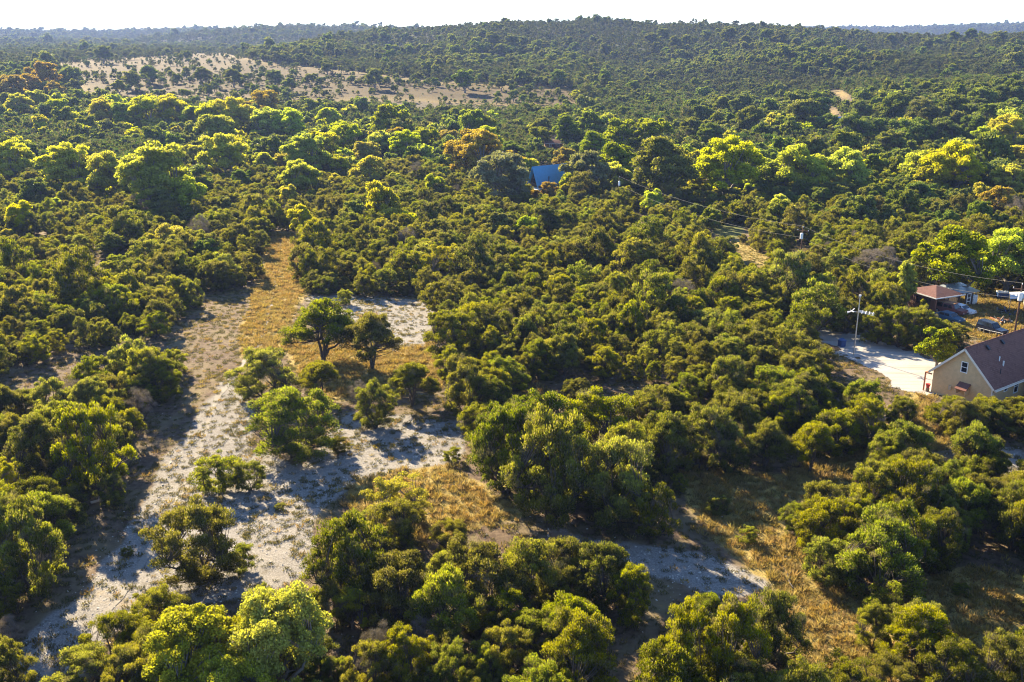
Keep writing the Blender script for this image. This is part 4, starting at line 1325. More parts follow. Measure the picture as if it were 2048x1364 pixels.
for x, y, h, r_ in ((4.0, 1.75, .5, .07), (4.1, 1.25, .55, .09), (2.6, .7, .6, .05)):
    z = roofz(y); MB().tube([(x, y, z - .2), (x, y, z + h)], r_, 8).build('vent_pipe', M['white'] if h < .6 else M['darkmetal'], rf)
MB().tube([(-.4, -.62, ez - .16), (HL + .4, -.62, ez - .16)], .065, 8).build('gutter', M['trim'], house)
MB().tube([(.2, -.6, ez - .2), (.2, -.1, ez - .6), (.2, -.07, -.4)], .045, 6).build('downspout', M['trim'], house)
MB().tube([(-.45, HW / 2, HH + HR + .215), (HL + .45, HW / 2, HH + HR + .215)], .09, 6).build('ridge_cap', M['shingle'], house)
MB().box(-.14, -.003, 4.9, 5.25, 1.0, 1.5).build('meter_box', M['galv'], house)
# porch on the far side, catching the sun
pz = -.3
for x in (-.35, 2.6):
    MB().box(x, x + .14, HW + .75, HW + .89, pz, 2.3).build('porch_post', M['orange'], house)
MB().box(-.36, 2.75, HW + .75, HW + .89, 2.303, 2.45).build('porch_beam', M['orange'], house)
MB().box(-.35, -.21, HW + .01, HW + .745, 2.31, 2.44).build('porch_beam', M['orange'], house)
pt = thing('flower_pot', 'red flower pot standing under the porch of the tan house', 'pot', hp + Matrix.Rotation(R(36), 3, 'Z') @ Vector((-.1, HW + .4, .45)))
MB().tube([(0, 0, 0), (0, 0, .15), (0, 0, .45), (0, 0, .5)], [.17, .2, .28, .31], 12).build('pot', M['red'], pt)
MB().tube([(0, 0, -1.0), (0, 0, -.01)], [.22, .22], 10).build('pedestal', M['wood'], pt)

# hip-roofed garage
gpos = gp(1868, 627)
gar = thing('garage', 'red-brown hip-roofed garage with open carport side and pale fascia', 'garage', gpos, R(24))
S = 5.4
m = MB(); m.box(0, .14, 0, S, -.4, 2.55); m.box(.141, S, S - .14, S, -.4, 2.55); m.box(S - .14, S, S * .55, S - .141, -.4, 2.55); m.build('wall', M['redwood'], gar)
MB().box(-.04, 0.0 - .003, 1.0, 2.0, -.1, 2.0).build('door', M['darkwood'], gar)
MB().box(-.05, -.003, 3.0, 3.9, .9, 1.9).build('window', M['glass'], gar)
for x in (.15, S * .5, S - .16): MB().box(x, x + .14, .0, .14, -.4, 2.55).build('post', M['redwood'], gar)
o_ = .45; ap = (S / 2, S / 2, 3.75)
cor = [(-o_, -o_, 2.6), (S + o_, -o_, 2.6), (S + o_, S + o_, 2.6), (-o_, S + o_, 2.6)]
for a in range(4):
    c0, c1 = Vector(cor[a]), Vector(cor[(a + 1) % 4])
    m = MB(); m.poly([c0, c1, ap, c0 + Vector((0, 0, -.08)), c1 + Vector((0, 0, -.08)), (ap[0], ap[1], ap[2] - .12)], [(0, 1, 2), (5, 4, 3), (0, 3, 4, 1), (1, 4, 5, 2), (2, 5, 3, 0)]); m.build('roof_slope', M['shingle2'], gar)
m = MB(); m.box(-o_ - .03, S + o_ + .03, -o_ - .035, -o_ - .003, 2.42, 2.60); m.box(-o_ - .035, -o_ - .003, -o_, S + o_, 2.42, 2.60); m.build('fascia', M['white'], gar)
# clutter in the carport
ck = thing('workbench', 'cluttered workbench under the open side of the garage', 'bench', gpos + Matrix.Rotation(R(24), 3, 'Z') @ Vector((3.2, 1.4, 0)), R(24))
MB().box(0, 1.8, 0, .6, .8, .88).build('bench_top', M['wood'], ck)
for x in (.05, 1.67):
    for y in (.05, .47): MB().box(x, x + .08, y, y + .08, -.1, .8).build('leg', M['wood'], ck)
m = MB(); m.box(.2, .6, .1, .4, .88, 1.2); m.box(.9, 1.3, .1, .45, .88, 1.35); m.build('boxes', M['galv'], ck, bevel=.02)

lp = gp(1913, 612)
le = thing('lean_to', 'grey metal-roofed lean-to behind the hip-roofed garage', 'shed', lp, R(24))
m = MB(); m.box(0, .1, 0, 3.4, -.4, 2.3); m.box(.101, 4.2, 3.3, 3.4, -.4, 2.2); m.build('wall', M['darkwood'], le)
MB().slab((-.3, -.4, 2.2), (4.5, -.4, 2.2), (4.5, 3.7, 2.75), (-.3, 3.7, 2.75), .08).build('roof', M['greymetal'], le)
for x in (2.0, 4.1): MB().box(x, x + .12, .0, .12, -.4, 2.15).build('post', M['darkwood'], le)

sp = gp(1932, 611)
sc_ = thing('screen_door', 'white framed door leaning on a dark board panel by the lean-to', 'door', sp, R(24))
MB().box(-.2, 1.5, .12, .25, -.2, 2.3).build('board_panel', M['darkwood'], sc_)
m = MB(); m.box(0, .12, 0, .06, -.05, 2.05); m.box(.78, .9, 0, .06, -.05, 2.05)
for z in (-.05, .6, 1.2, 1.93): m.box(.121, .779, 0, .06, z, z + .12)
m.build('door_frame', M['white'], sc_)
fr = thing('refrigerator', 'old white refrigerator standing outdoors beside the board panel', 'refrigerator', gp(1944, 609), R(10))
MB().box(0, .9, 0, .7, 0, 1.15).build('body', M['white'], fr, bevel=.03); MB().box(0, .9, 0, .7, 1.17, 1.6).build('freezer_door', M['white'], fr, bevel=.03)
MB().box(.06, .1, -.06, -.003, .5, 1.0).build('handle', M['galv'], fr)
ub = thing('utility_trailer', 'small blue box trailer with white lid in the shade of the yard trees', 'trailer', gp(2004, 598), R(-8))
MB().box(-.9, .9, -.6, .6, .35, 1.15).build('box', M['bluepl'], ub, bevel=.04); MB().box(-.95, .95, -.65, .65, 1.155, 1.3).build('lid', M['white'], ub, bevel=.03)
for s in (-1, 1): MB().tube([(0, s * .62, .3), (0, s * .76, .3)], .3, 12).build('wheel', M['rubber'], ub)
# white travel trailer at the edge of the yard
tv = thing('camper', 'white camper trailer with pale metal awning at the end of the yard', 'camper', gp(2062, 620), R(65))
MB().prism([(-2.6, .5), (2.2, .5), (2.6, 1.1), (2.4, 2.5), (-2.3, 2.6), (-2.6, 2.2)], -1.1, 1.1).build('body', M['white'], tv, bevel=.06)
MB().box(-1.2, -.3, 1.105, 1.13, 1.4, 2.0).build('window', M['glass'], tv); MB().box(.5, 1.15, 1.105, 1.13, .6, 2.2).build('door', M['trim'], tv)
MB().slab((-2.4, 1.12, 2.5), (-2.4, 3.4, 2.15), (2.2, 3.4, 2.15), (2.2, 1.12, 2.5), -.06).build('awning', M['whitemetal'], tv)
for x in (-2.2, 2.0): MB().tube([(x, 3.3, -.2), (x, 3.3, 2.15)], .04, 6).build('awning_post', M['galv'], tv)
for s in (-1, 1): MB().tube([(0, s * .9, .35), (0, s * 1.15, .35)], .36, 12).build('wheel', M['rubber'], tv)


# ------------------------------------------------------------------ vehicles
def vehicle(name, label, pos, az, kind, paint):
    """x forward"""
    e = thing(name, label, 'car' if kind != 'pickup' else 'truck', pos, math.pi / 2 - R(az))
    if kind == 'suv':
        Ln, W, body = 4.3, .88, [(-2.1, .45), (2.1, .45), (2.15, .62), (2.12, .98), (.95, 1.08), (.75, 1.1), (-2.1, 1.1), (-2.15, .7)]
        cab = [(-2.08, 1.1), (.78, 1.1), (.30, 1.72), (-2.0, 1.76)]; wr, wx = .37, (-1.35, 1.38)
        wins = [(-1.95, -.95), (-.85, -.05), (.02, .42)]
    elif kind == 'sedan':
        Ln, W, body = 4.6, .88, [(-2.25, .32), (2.25, .32), (2.3, .5), (2.2, .78), (1.0, .92), (-1.5, .96), (-2.25, .9), (-2.32, .55)]
        cab = [(-1.75, .94), (1.15, .92), (.45, 1.40), (-1.0, 1.42)]; wr, wx = .32, (-1.4, 1.42)
        wins = [(-1.25, -.35), (-.27, .55)]
    else:
        Ln, W, body = 5.2, .94, [(-2.6, .5), (2.55, .5), (2.6, .7), (2.55, 1.05), (1.3, 1.12), (.6, 1.12), (-2.6, 1.12), (-2.62, .7)]
        cab = [(-.9, 1.12), (1.3, 1.12), (.85, 1.75), (-.85, 1.78)]; wr, wx = .38, (-1.6, 1.65)
        wins = [(-.7, 0), (.08, .75)]
    zt = max(z for _, z in cab); zb = cab[0][1]
    ins_b = lambda x, z: .05 if z > .9 else 0
    ins_c = lambda x, z: .05 + .17 * (z - zb) / (zt - zb)
    b = MB().prism(body, -W, W, ins_b).build('body', M[paint], e, bevel=.05)
    c = MB().prism(cab, -W, W, ins_c).build('cabin', M[paint], e, bevel=.03)
    hgl = zt - zb
    for s in (-1, 1):
        for a0, a1 in wins:
            z0, z1 = zb + .1 * hgl, zb + .80 * hgl
            y0 = s * (W - .05 - .17 * .1 + .006); y1 = s * (W - .05 - .17 * .80 + .006)
            sl = .0
            if a1 == wins[-1][1]: sl = .30 * hgl
            sr = .25 * hgl if a0 == wins[0][0] and kind == 'sedan' else 0
            m = MB().poly([(a0, y0, z0), (a1, y0, z0), (a1 - sl, y1, z1), (a0 + sr, y1, z1), (a0, y0 - s * .02, z0), (a1, y0 - s * .02, z0), (a1 - sl, y1 - s * .02, z1), (a0 + sr, y1 - s * .02, z1)],
                          [(0, 1, 2, 3), (7, 6, 5, 4), (0, 4, 5, 1), (1, 5, 6, 2), (2, 6, 7, 3), (3, 7, 4, 0)])
            m.build('side_window', M['glass'], c)
    for (xb, zb_), (xt, zt_), nm in ((cab[1], cab[2], 'windscreen'), (cab[0], cab[3], 'rear_window')):
        d = .014 if nm == 'windscreen' else -.014
        lerp = lambda t: (xb + (xt - xb) * t + d, zb_ + (zt_ - zb_) * t + .006)
        (xa, za), (xc, zc) = lerp(.1), lerp(.9)
        ya, yc = W - .16, W - .28
        m = MB().poly([(xa, -ya, za), (xa, ya, za), (xc, yc, zc), (xc, -yc, zc), (xa - d, -ya, za - .01), (xa - d, ya, za - .01), (xc - d, yc, zc - .01), (xc - d, -yc, zc - .01)],
                      [(0, 1, 2, 3), (7, 6, 5, 4), (0, 4, 5, 1), (1, 5, 6, 2), (2, 6, 7, 3), (3, 7, 4, 0)])
        m.build(nm, M['glass'], c)
    for x in wx:
        for s in (-1, 1):
            w = MB().tube([(x, s * (W - .2), wr), (x, s * (W + .02), wr)], wr, 16).build('wheel', M['rubber'], e)
            MB().tube([(x, s * (W + .021), wr), (x, s * (W + .035), wr)], wr * .6, 12).build('rim', M['galv'], w)
    xf = max(x for x, _ in body); xr = min(x for x, _ in body)
    for s in (-1, 1):
        MB().box(xf - .06, xf + .012, s * .58 - .14, s * .58 + .14, .66, .82).build('headlight', M['lamp'], e)
        MB().box(xr - .012, xr + .06, s * .66 - .1, s * .66 + .1, .68, .88).build('tail_light', M['taillamp'], e)
    MB().box(xf - .02, xf + .08, -W + .05, W - .05, .42, .58).build('bumper', M['darkmetal'] if kind != 'sedan' else M[paint], e, bevel=.02)
    MB().box(xr - .08, xr + .02, -W + .05, W - .05, .45, .6).build('bumper', M['darkmetal'] if kind != 'sedan' else M[paint], e, bevel=.02)
    if kind == 'suv':
        MB().tube([(xr - .12, 0, .9), (xr - .30, 0, .9)], .34, 14).build('spare_wheel', M['rubber'], e)
    if kind == 'pickup':
        m = MB(); m.box(-2.5, -.98, -.78, .78, 1.118, 1.128); m.build('bed', M['darkmetal'], e)
        for k in range(5):
            y = -.6 + k * .3
            MB().box(-3.6, .9, y, y + .2, 1.80 + .03 * (k % 2), 1.92 + .03 * (k % 2)).build('plank', M['orange'] if k % 2 else M['wood'], e)
        m = MB()
        for x in (-2.45, -.95): m.box(x, x + .06, -.8, .8, 1.72, 1.78); m.box(x, x + .06, -.8, -.74, 1.1, 1.72); m.box(x, x + .06, .74, .8, 1.1, 1.72)
        m.build('ladder_rack', M['darkmetal'], e)
    return e


vehicle('parked_car', 'dark navy boxy off-roader parked on the golden grass of the yard', gp(1983, 667), 152, 'suv', 'carnavy')
vehicle('parked_car', 'blue-grey sedan parked beside dark junipers at the yard edge', gp(1897, 642), 150, 'sedan', 'carblue')
vehicle('parked_car', 'white sedan parked in front of the hip-roofed garage', gp(1920, 626), 148, 'sedan', 'carwhite')
vehicle('pickup_truck', 'dull red pickup carrying reddish planks on a rack, between two sedans', gp(1898, 628), 140, 'pickup', 'cargrey')
kay = thing('kayak', 'yellow kayak lying on the grass in front of the blue-grey sedan', 'kayak', gp(1921, 645, .2), math.pi / 2 - R(140))
MB().tube([(-1.5, 0, .15), (-1.0, 0, .03), (0, 0, 0), (1.0, 0, .03), (1.5, 0, .15)], [.03, .22, .32, .22, .03], 10).build('hull', M['yellow'], kay, smooth=True)
MB().box(-.45, .35, -.16, .16, .27, .335).build('cockpit', M['darkmetal'], kay)
rl = thing('rail_fence', 'low pale pipe rail running alongside the dark navy off-roader', 'fence', (0, 0, 0))
ra, rb = gp(1955, 664), gp(2004, 677)
MB().tube([ra + Vector((0, 0, .7)), (ra + rb) / 2 + Vector((0, 0, .68)), rb + Vector((0, 0, .7))], .035, 6).build('rail', M['galv'], rl)
for k in range(5):
    p = ra.lerp(rb, k / 4); MB().tube([p - Vector((0, 0, .2)), p + Vector((0, 0, .72))], .05, 6).build('post', M['galv'], rl)
# scrap heaps
for (px, py, nm, lab, mats, nn) in ((2003, 645, 'scrap_pile', 'heap of rusty scrap and sticks on the yard grass', ('orange', 'darkmetal', 'wood', 'galv'), 26), (2011, 626, 'scrap_pile', 'dark heap with blue tarp scraps farther up the yard', ('bluepl', 'darkmetal', 'carnavy'), 16)):
    e = thing(nm, lab, 'scrap', gp(px, py))
    rnd = random.Random(px)
    for k in range(nn):
        a = rnd.uniform(0, 6.28); r_ = rnd.uniform(0, 1.5); L_ = rnd.uniform(.3, 1.1); b_ = rnd.uniform(0, 3.14)
        c = Vector((r_ * math.cos(a) * 1.3, r_ * math.sin(a), max(.06, .5 - r_ * .28 + rnd.uniform(-.1, .1))))
        d = Vector((math.cos(b_), math.sin(b_), rnd.uniform(-.3, .3))) * L_
        MB().tube([c - d, c, c + d], [rnd.uniform(.05, .16)] * 3, 5).build('scrap_piece', M[mats[k % len(mats)]], e)

bn_ = thing('trash_bin', 'dark blue wheeled bin standing on the white gravel drive', 'bin', gp(1683, 694), R(20)); bn_.scale = (.72, .72, .8)
MB().prism([(-.5, .08), (.5, .08), (.6, 1.15), (-.6, 1.15)], -.55, .55).build('body', M['bluepl'], bn_, bevel=.04)
MB().slab((-.66, -.6, 1.16), (.66, -.6, 1.16), (.62, .6, 1.32), (-.62, .6, 1.32), -.05).build('lid', M['bluepl'], bn_)
for s in (-1, 1): MB().tube([(s * .4, .5, .12), (s * .5, .5, .12)], .12, 10).build('wheel', M['rubber'], bn_)


# ------------------------------------------------------------------ utility poles and wires
def pole(px, py, h, label, trafo=False, arm=True, name='utility_pole', az=0):
    p = gp(px, py)
    e = thing(name, label, 'utility pole', p, R(az))
    MB().tube([(0, 0, -.5), (0, 0, h * .5), (0, 0, h)], [.17, .14, .11], 8).build('pole', M['creosote'], e)
    if arm:
        MB().box(-1.1, 1.1, .12, .22, h - .75, h - .62).build('crossarm', M['creosote'], e)
        for x in (-1.0, 1.0): MB().tube([(x, .17, h - .62), (x, .17, h - .50), (x, .17, h - .42)], [.05, .07, .03], 8).build('insulator', M['white'], e)
    MB().tube([(0, 0, h), (0, 0, h + .15), (0, 0, h + .25)], [.05, .08, .03], 8).build('insulator', M['white'], e)
    if trafo:
        t = MB().tube([(0, -.42, h - 2.1), (0, -.42, h - 1.1), (0, -.42, h - 1.0)], [.29, .29, .22], 12).build('transformer', M['white'], e)
        MB().tube([(0, -.42, h - 1.0), (0, -.42, h - .75)], .05, 6).build('bushing', M['galv'], t)
    return p + Vector((0, 0, h + .25)), p + Vector((0, 0, h - 1.9))


A1, A2 = pole(2023, 703, 9.6, 'brown wooden utility pole with a crossarm rising behind the tan house', True, True, az=-30)
B1, B2 = pole(1598, 545, 8.6, 'utility pole with white transformer among junipers by the golden grass strip', True, True, az=-35)
C1, C2 = pole(1236, 425, 9.4, 'utility pole with white transformer by the pale yellow tree', True, False)
D1, D2 = pole(282, 197, 8.5, 'thin bare utility pole in the dry far meadow beside dark oaks', False, True, az=10)
E1, E2 = pole(435, 200, 8.5, 'thin bare utility pole in the open pinkish part of the far meadow', False, True, az=10)
F1, F2 = pole(640, 214, 8.5, 'thin utility pole at the wood edge of the far meadow', False, True, az=10)
G1, G2 = Vector((75, 95, 16)), Vector((75, 95, 14))
pG = Vector((95, 92, float(fine(95, 92))))


def wire(a, b, sag, label, r_=.015):
    pts = [a.lerp(b, t) - Vector((0, 0, sag * 4 * t * (1 - t))) for t in np.linspace(0, 1, 15)]
    o = MB().tube(pts, r_, 5).build('power_line', M['wire']); tag(o, label, 'wire', 'power lines')


wire(C1, B1, 1.6, 'upper power line from the pale-tree pole to the golden-strip pole')
wire(C2, B2, 1.9, 'lower power line from the pale-tree pole to the golden-strip pole')
wire(B1, A1, 1.6, 'upper power line from the golden-strip pole to the pole behind the tan house')
wire(B2, A2, 1.9, 'lower power line from the golden-strip pole to the pole behind the tan house')
wire(D1, E1, 1.2, 'thin power line across the dry far meadow', .02)
wire(E1, F1, 1.2, 'thin power line from the far meadow to the wood edge', .02)

# television aerial on a tall mast beside the drive
mp = gp(1707, 712)
ms = thing('antenna_mast', 'tall pale steel mast with a television aerial beside the white gravel drive', 'antenna', mp, R(-24))
MB().tube([(0, 0, -.3), (0, 0, 4), (0, 0, 8.4)], [.09, .08, .06], 8).build('mast', M['galv'], ms)
MB().box(-.15, .15, -.15, .15, 8.4, 8.6).build('cap', M['white'], ms, bevel=.03)
zt_ = 6.2
bm_ = MB().tube([(-1.3, 0, zt_), (1.9, 0, zt_)], .045, 6).build('boom', M['galv'], ms)
for k, (x, l) in enumerate(((.5, .9), (.95, .8), (1.4, .7), (1.85, .6))): MB().tube([(x, -l, zt_ + .06), (x, l, zt_ + .06)], .035, 6).build('aerial_rod', M['white'], bm_)
for y in (-.35, 0.0, .35): MB().tube([(0.1, y, zt_ + .15), (2.0, y * 1.9, zt_ - .1)], .035, 6).build('aerial_rod', M['white'], bm_)
m = MB()
for k in range(7):
    a = k * .9; m.tube([(-.9, 0, zt_), (-.9 + .55 * math.cos(a), .55 * math.sin(a), zt_ + .35 * math.sin(a * 1.7))], .05, 5)
m.build('reflector', M['white'], bm_)

# ------------------------------------------------------------------ cabins in the valley
ap_ = gp(1086, 398)
af = thing('a_frame_cabin', 'A-frame cabin with steep bright blue metal roof and dark gable among trees', 'cabin', ap_, R(36))
L_, W_, H_ = 11.5, 8.4, 9.0
m = MB(); m.poly([(0, .4, -.5), (L_, .4, -.5), (L_, W_ - .4, -.5), (0, W_ - .4, -.5), (0, W_ / 2, H_ - .5), (L_, W_ / 2, H_ - .5)], [(0, 1, 5, 4), (2, 3, 4, 5), (0, 4, 3), (1, 2, 5), (0, 3, 2, 1)]); m.build('wall', M['darkwood'], af)
r1 = MB().slab((-.9, -.15, -.2), (L_ + .5, -.15, -.2), (L_ + .5, W_ / 2, H_), (-.9, W_ / 2, H_), .14).build('roof_slope', M['bluemetal'], af)
MB().slab((L_ + .5, W_ + .15, -.2), (-.9, W_ + .15, -.2), (-.9, W_ / 2 + .003, H_), (L_ + .5, W_ / 2 + .003, H_), .14).build('roof_slope', M['bluemetal'], af)
MB().tube([(3.2, 1.4, 2.8), (3.2, 1.4, 6.2)], .15, 10).build('stove_pipe', M['darkmetal'], r1)
sl_ = (H_ + .2) / (W_ / 2 + .15)
zz = lambda y: -.2 + (y + .15) * sl_
MB().slab((6.3, 1.0, zz(1.0) + .12), (7.3, 1.0, zz(1.0) + .12), (7.3, 1.65, zz(1.65) + .12), (6.3, 1.65, zz(1.65) + .12), .1).build('skylight', M['glass'], r1)
MB().box(-.06, -.01, W_ / 2 - .8, W_ / 2 + .8, 4.2, 5.8).build('gable_window', M['glass'], af)
MB().slab((-3.2, .6, 2.4), (.2, .6, 3.0), (.2, W_ - .6, 3.0), (-3.2, W_ - .6, 2.4), .1).build('porch_roof', M['whitemetal'], af)
for y in (.8, W_ / 2, W_ - .9): MB().box(-3.0, -2.86, y, y + .14, -.6, 2.35).build('porch_post', M['white'], af)
MB().box(-3.1, -.02, .6, W_ - .6, -.3, .1).build('porch_deck', M['wood'], af)
vehicle('parked_car', 'white car parked by the porch of the blue A-frame cabin', gp(1052, 386), 120, 'sedan', 'carwhite')


def small_house(px, py, rz, L, W, hw, rise, wall, roof, name, label, cat='shed', trim='trim'):
    e = thing(name, label, cat, gp(px, py), R(rz))
    gable_house(e, L, W, hw, rise, wall, roof, trim, oh=.35, t=.1)
    window(e, 'y0', L * .2, 1.0, 1.0, 1.0); window(e, 'y0', L * .65, 1.0, 1.0, 1.0)
    MB().box(L * .42, L * .42 + .9, -.04, -.003, -.1, 2.0).build('door', M['darkwood'], e)
    return e


small_house(872, 312, 12, 8.5, 5.0, 2.4, 1.4, 'darkwood', 'greymetal', 'metal_shed', 'low shed with pale blue metal roof among orange trees')
small_house(1092, 298, 8, 7.0, 4.5, 2.2, .9, 'redwood', 'shingle2', 'rusty_shed', 'small rust-roofed shed with white window shutters in the far clearing')
small_house(1678, 256, 30, 7.5, 6.5, 3.0, 1.8, 'bluewall', 'bluemetal', 'blue_house', 'small blue house with bright blue metal roof on the far slope', 'house')
small_house(1002, 283, 10, 5.0, 4.0, 2.2, 1.0, 'darkwood', 'whitemetal', 'metal_shed', 'tiny shed with white roof by the tallest bright green tree')
tk = thing('propane_tank', 'white propane tank in the clearing by the rusty shed', 'tank', gp(1052, 291), R(10))
MB().tube([(-1.4, 0, .9), (-1.2, 0, .9), (1.2, 0, .9), (1.4, 0, .9)], [.25, .55, .55, .25], 12).build('tank', M['white'], tk)
for x in (-.8, .8): MB().box(x - .1, x + .1, -.4, .4, -.1, .5).build('foot', M['galv'], tk)
wt = thing('water_tank', 'small white water tank standing in woods on the far slope', 'tank', gp(1548, 216), 0)
MB().tube([(0, 0, 0), (0, 0, 5.0), (0, 0, 5.6)], [1.2, 1.2, .3], 14).build('tank', M['white'], wt)

# bleached stump, fallen boughs
st = thing('tree_stump', 'bleached upright stump beside the foot trail under the dark juniper', 'stump', gp(208, 1012))
MB().tube([(0, 0, -.2), (.02, 0, .5), (-.03, .02, 1.2)], [.2, .15, .11], 9).build('trunk', M['paleswood'], st)
MB().tube([(.0, 0, .95), (.16, .02, 1.25)], [.06, .02], 6).build('snag', M['paleswood'], st)
lg = thing('fallen_log', 'short bleached log leaning beside the upright stump', 'log', gp(197, 1006))
MB().tube([(-.6, -.25, .1), (0, 0, .2), (.55, .25, .45)], [.14, .13, .10], 8).build('trunk', M['paleswood'], lg)
MB().tube([(0, 0, .2), (.05, .3, .6)], [.05, .02], 5).build('branch', M['paleswood'], lg)


def fallen(px, py, L, label, seed):
    rnd = random.Random(seed)
    e = thing('fallen_branch', label, 'branch', gp(px, py, .06), rnd.uniform(0, 6.28))
    P = [(-L / 2, 0, .03), (-L * .15, .08 * L, .12), (L * .2, .03 * L, .16), (L / 2, .12 * L, .3)]
    MB().tube(P, [.06, .05, .035, .015], 6).build('bough', M['barkgrey'], e)
    for k in range(7):
        t = rnd.uniform(.25, .95); i = min(int(t * 3), 2); a = Vector(P[i]).lerp(Vector(P[i + 1]), t * 3 - i)
        b = a + Vector((rnd.uniform(.1, .5), rnd.uniform(-.5, .5), rnd.uniform(0, .4))) * L * .4
        MB().tube([a, (a + b) / 2 + Vector((0, 0, .04)), b], [.025, .018, .008], 4).build('twig', M['barkgrey'], e)


fallen(110, 1012, 2.4, 'bare fallen bough lying in the shade of the thicket near the stump', 1)
fallen(915, 975, 1.8, 'bare stick lying on the tawny bank above the gravel', 2)
fallen(1580, 1160, 2.6, 'bare branch lying across the golden grass near the wide flat juniper', 3)
fallen(1240, 1035, 2.2, 'bare bough at the foot of the big juniper clump', 4)
fallen(720, 835, 2.4, 'dead bough beside the dark egg-shaped juniper', 5)
fallen(1190, 1290, 2.0, 'dead bough in the shaded gap below the grove', 6)
for xb, yb, w, h, lab in [(1437, 1030, 50, 44, 'small dark seedling juniper on the shaded grass slope'), (1496, 1085, 46, 36, 'round little juniper bush beside the golden grass streak'), (255, 1112, 26, 20, 'tiny dark juniper tuft on the trail gravel'),
                          (1360, 985, 40, 40, 'small juniper bush at the foot of the golden grass streak'), (690, 610, 40, 34, 'small dark shrub on the edge of the upper stony clearing'), (650, 590, 50, 40, 'grey-green shrub at the bend of the golden trail'),
                          (680, 905, 50, 28, 'low juniper sprig spreading from the wide greyish juniper'), (905, 925, 40, 34, 'low juniper sprig at the corner of the big clump'), (830, 1045, 50, 36, 'small bush on the tawny bank beside the slim sapling'),
                          (1920, 1190, 40, 24, 'low weedy shrub on the shaded grassy slope'), (560, 1020, 24, 16, 'tiny tuft of juniper on the stony clearing')]:
    hero('j', xb, yb, w, h, lab, SHRUB[xb % 2], 'juniper_shrub', 'shrub')

# ------------------------------------------------------------------ grass tufts and stones


def tuft(seed, n, hgt, rad, col):
    rg = np.random.default_rng(seed); g = Geo()
    a = rg.uniform(0, 6.28, n); r = rg.random(n) ** .6 * rad * .5
    C0 = np.stack([r * np.cos(a), r * np.sin(a), np.zeros(n) - .02], 1)
    D = np.stack([np.cos(a) * rg.uniform(.1, .9, n), np.sin(a) * rg.uniform(.1, .9, n), np.ones(n)], 1); D /= np.linalg.norm(D, axis=1, keepdims=True)
    L = hgt * rg.uniform(.55, 1.2, n)
    t = np.zeros((n, 2)); t[:, 0] = rg.uniform(.1, .95, n); t[:, 1] = np.clip(col + rg.normal(size=n) * .2, 0, 1)
    sprigs(g, C0 + D * L[:, None] * .5, D, L, rg.uniform(.025, .06, n), t, rg)
    V, F, T = g.get()
    return bpy.data.objects.new('grass_tuft', mesh_np('grass_tuft', V, F, [M['grass']], tint=T))


TUFT = [tuft(1, 34, .34, .36, 0), tuft(2, 30, .28, .40, .15), tuft(3, 26, .22, .34, .75), tuft(4, 40, .55, .30, 0), tuft(5, 26, .20, .42, .95)]


def stone(seed):
    rg = np.random.default_rng(seed)
    import bmesh
    bm = bmesh.new(); bmesh.ops.create_icosphere(bm, subdivisions=1, radius=.5)
    for v in bm.verts: v.co = Vector((v.co.x * 1.2, v.co.y, v.co.z * .6)) * float(rg.uniform(.75, 1.2))
    me = bpy.data.meshes.new('stone'); bm.to_mesh(me); bm.free(); me.materials.append(M['stone'])
    return bpy.data.objects.new('stone', me)


STONE = [stone(i) for i in range(4)]
n = 260000
gx = rng.uniform(-110, 120, n); gy = rng.uniform(48, 215, n)
k = np.abs(np.degrees(np.arctan2(gx, gy))) < 33
gx, gy = gx[k], gy[k]; gzv = fine(gx, gy)
qx, qy, qd = to_px(np.stack([gx, gy, gzv], 1))
jx = qx + 26 * (vnoise(gx, gy, 2.1) - .5); jy = qy + 16 * (vnoise(gx + 5, gy + 60, 2.1) - .5)
pale = np.zeros(len(gx), bool); gold = np.zeros(len(gx), bool); opn = np.zeros(len(gx), bool)
for p in PALE: pale |= inpoly(jx, jy, p)
for p in GOLD[:7]: gold |= inpoly(jx, jy, p)
for p in OPEN: opn |= inpoly(qx, qy, p)
DRV = [(1600, 648), (1640, 655), (1720, 671), (1850, 708), (1905, 735), (1925, 760), (1865, 795), (1800, 778), (1755, 748), (1690, 712), (1640, 684), (1600, 664)]
drive = inpoly(qx, qy, DRV)
HOUSE_P = hp
hx = gx - hp.x; hy = gy - hp.y
lx = hx * math.cos(R(36)) + hy * math.sin(R(36)); ly = -hx * math.sin(R(36)) + hy * math.cos(R(36))
inhouse = (lx > -.3) & (lx < HL + .3) & (ly > -.3) & (ly < HW + .3)
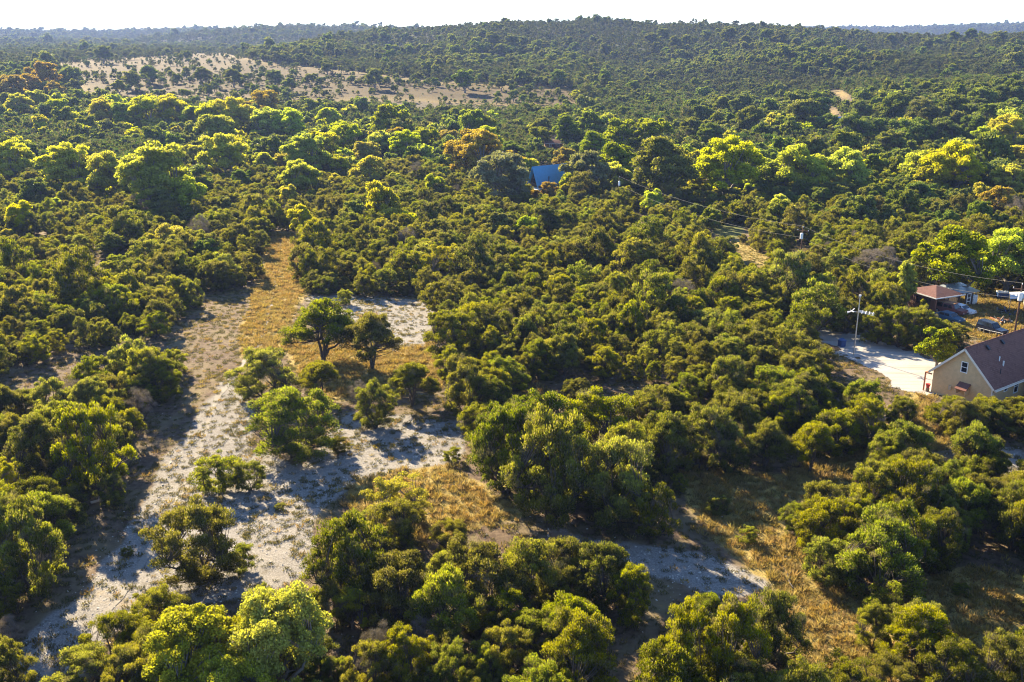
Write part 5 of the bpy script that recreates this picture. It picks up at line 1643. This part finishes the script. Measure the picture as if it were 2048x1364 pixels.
u = rng.random(len(gx)); patch = vnoise(gx + 12, gy + 3, 2.6)
dens = np.where(gold, .85, np.where(pale, .16 + .30 * (patch > .62), .22 + .25 * (patch > .6)))
kp = (u < dens) & ~drive & ~inhouse
tx, ty, tz, gd, pl = gx[kp], gy[kp], gzv[kp], gold[kp], pale[kp]
nt_ = len(tx); v = rng.random(nt_)
idx = np.where(gd & ~pl, np.where(v < .45, 0, np.where(v < .75, 1, np.where(v < .86, 3, 2))), np.where(v < .42, 2, np.where(v < .85, 4, 1)))
s = rng.uniform(.6, 1.35, nt_)
rot = np.zeros((nt_, 3)); rot[:, 2] = rng.uniform(0, 6.28, nt_)
gn_scatter('dry_grass', np.stack([tx, ty, tz], 1), np.stack([s * 1.2, s * 1.2, s], 1), rot, idx, TUFT, 'tawny dry grass tufts over the clearings and slopes', 'grass')
u2 = rng.random(len(gx))
kp = (u2 < np.where(pale & ~gold, .62, .06)) & ~drive & ~inhouse
n2_ = int(kp.sum()); s = .05 + .16 * rng.random(n2_) ** 3
s = np.where(rng.random(n2_) < .012, s * 2.2, s)
rot = rng.uniform(0, 6.28, (n2_, 3)) * np.array([.1, .1, 1])
gn_scatter('limestone_rubble', np.stack([gx[kp], gy[kp], gzv[kp]], 1), np.stack([s, s, s], 1), rot, rng.integers(0, 4, n2_), STONE, 'pale limestone rubble strewn over the stony clearing and trail', 'stones')
print('tufts', nt_, 'stones', n2_)

# ------------------------------------------------------------------ haze
zlow = -9.0
hm = bpy.data.materials.new('haze'); hm.use_nodes = True
hnt = hm.node_tree; hnt.nodes.remove(hnt.nodes['Principled BSDF'])
pv = hnt.nodes.new('ShaderNodeVolumePrincipled'); pv.inputs['Density'].default_value = HAZE_D; pv.inputs['Anisotropy'].default_value = .3; pv.inputs['Color'].default_value = (.20, .29, .60, 1)
hnt.links.new(pv.outputs[0], hnt.nodes['Material Output'].inputs['Volume'])
hz = MB().box(-6700, 6700, -6700, 6700, zlow, 135).build('haze', hm)
tag(hz, 'thin pale haze in the air over the valley and hills', 'haze', None, 'stuff')
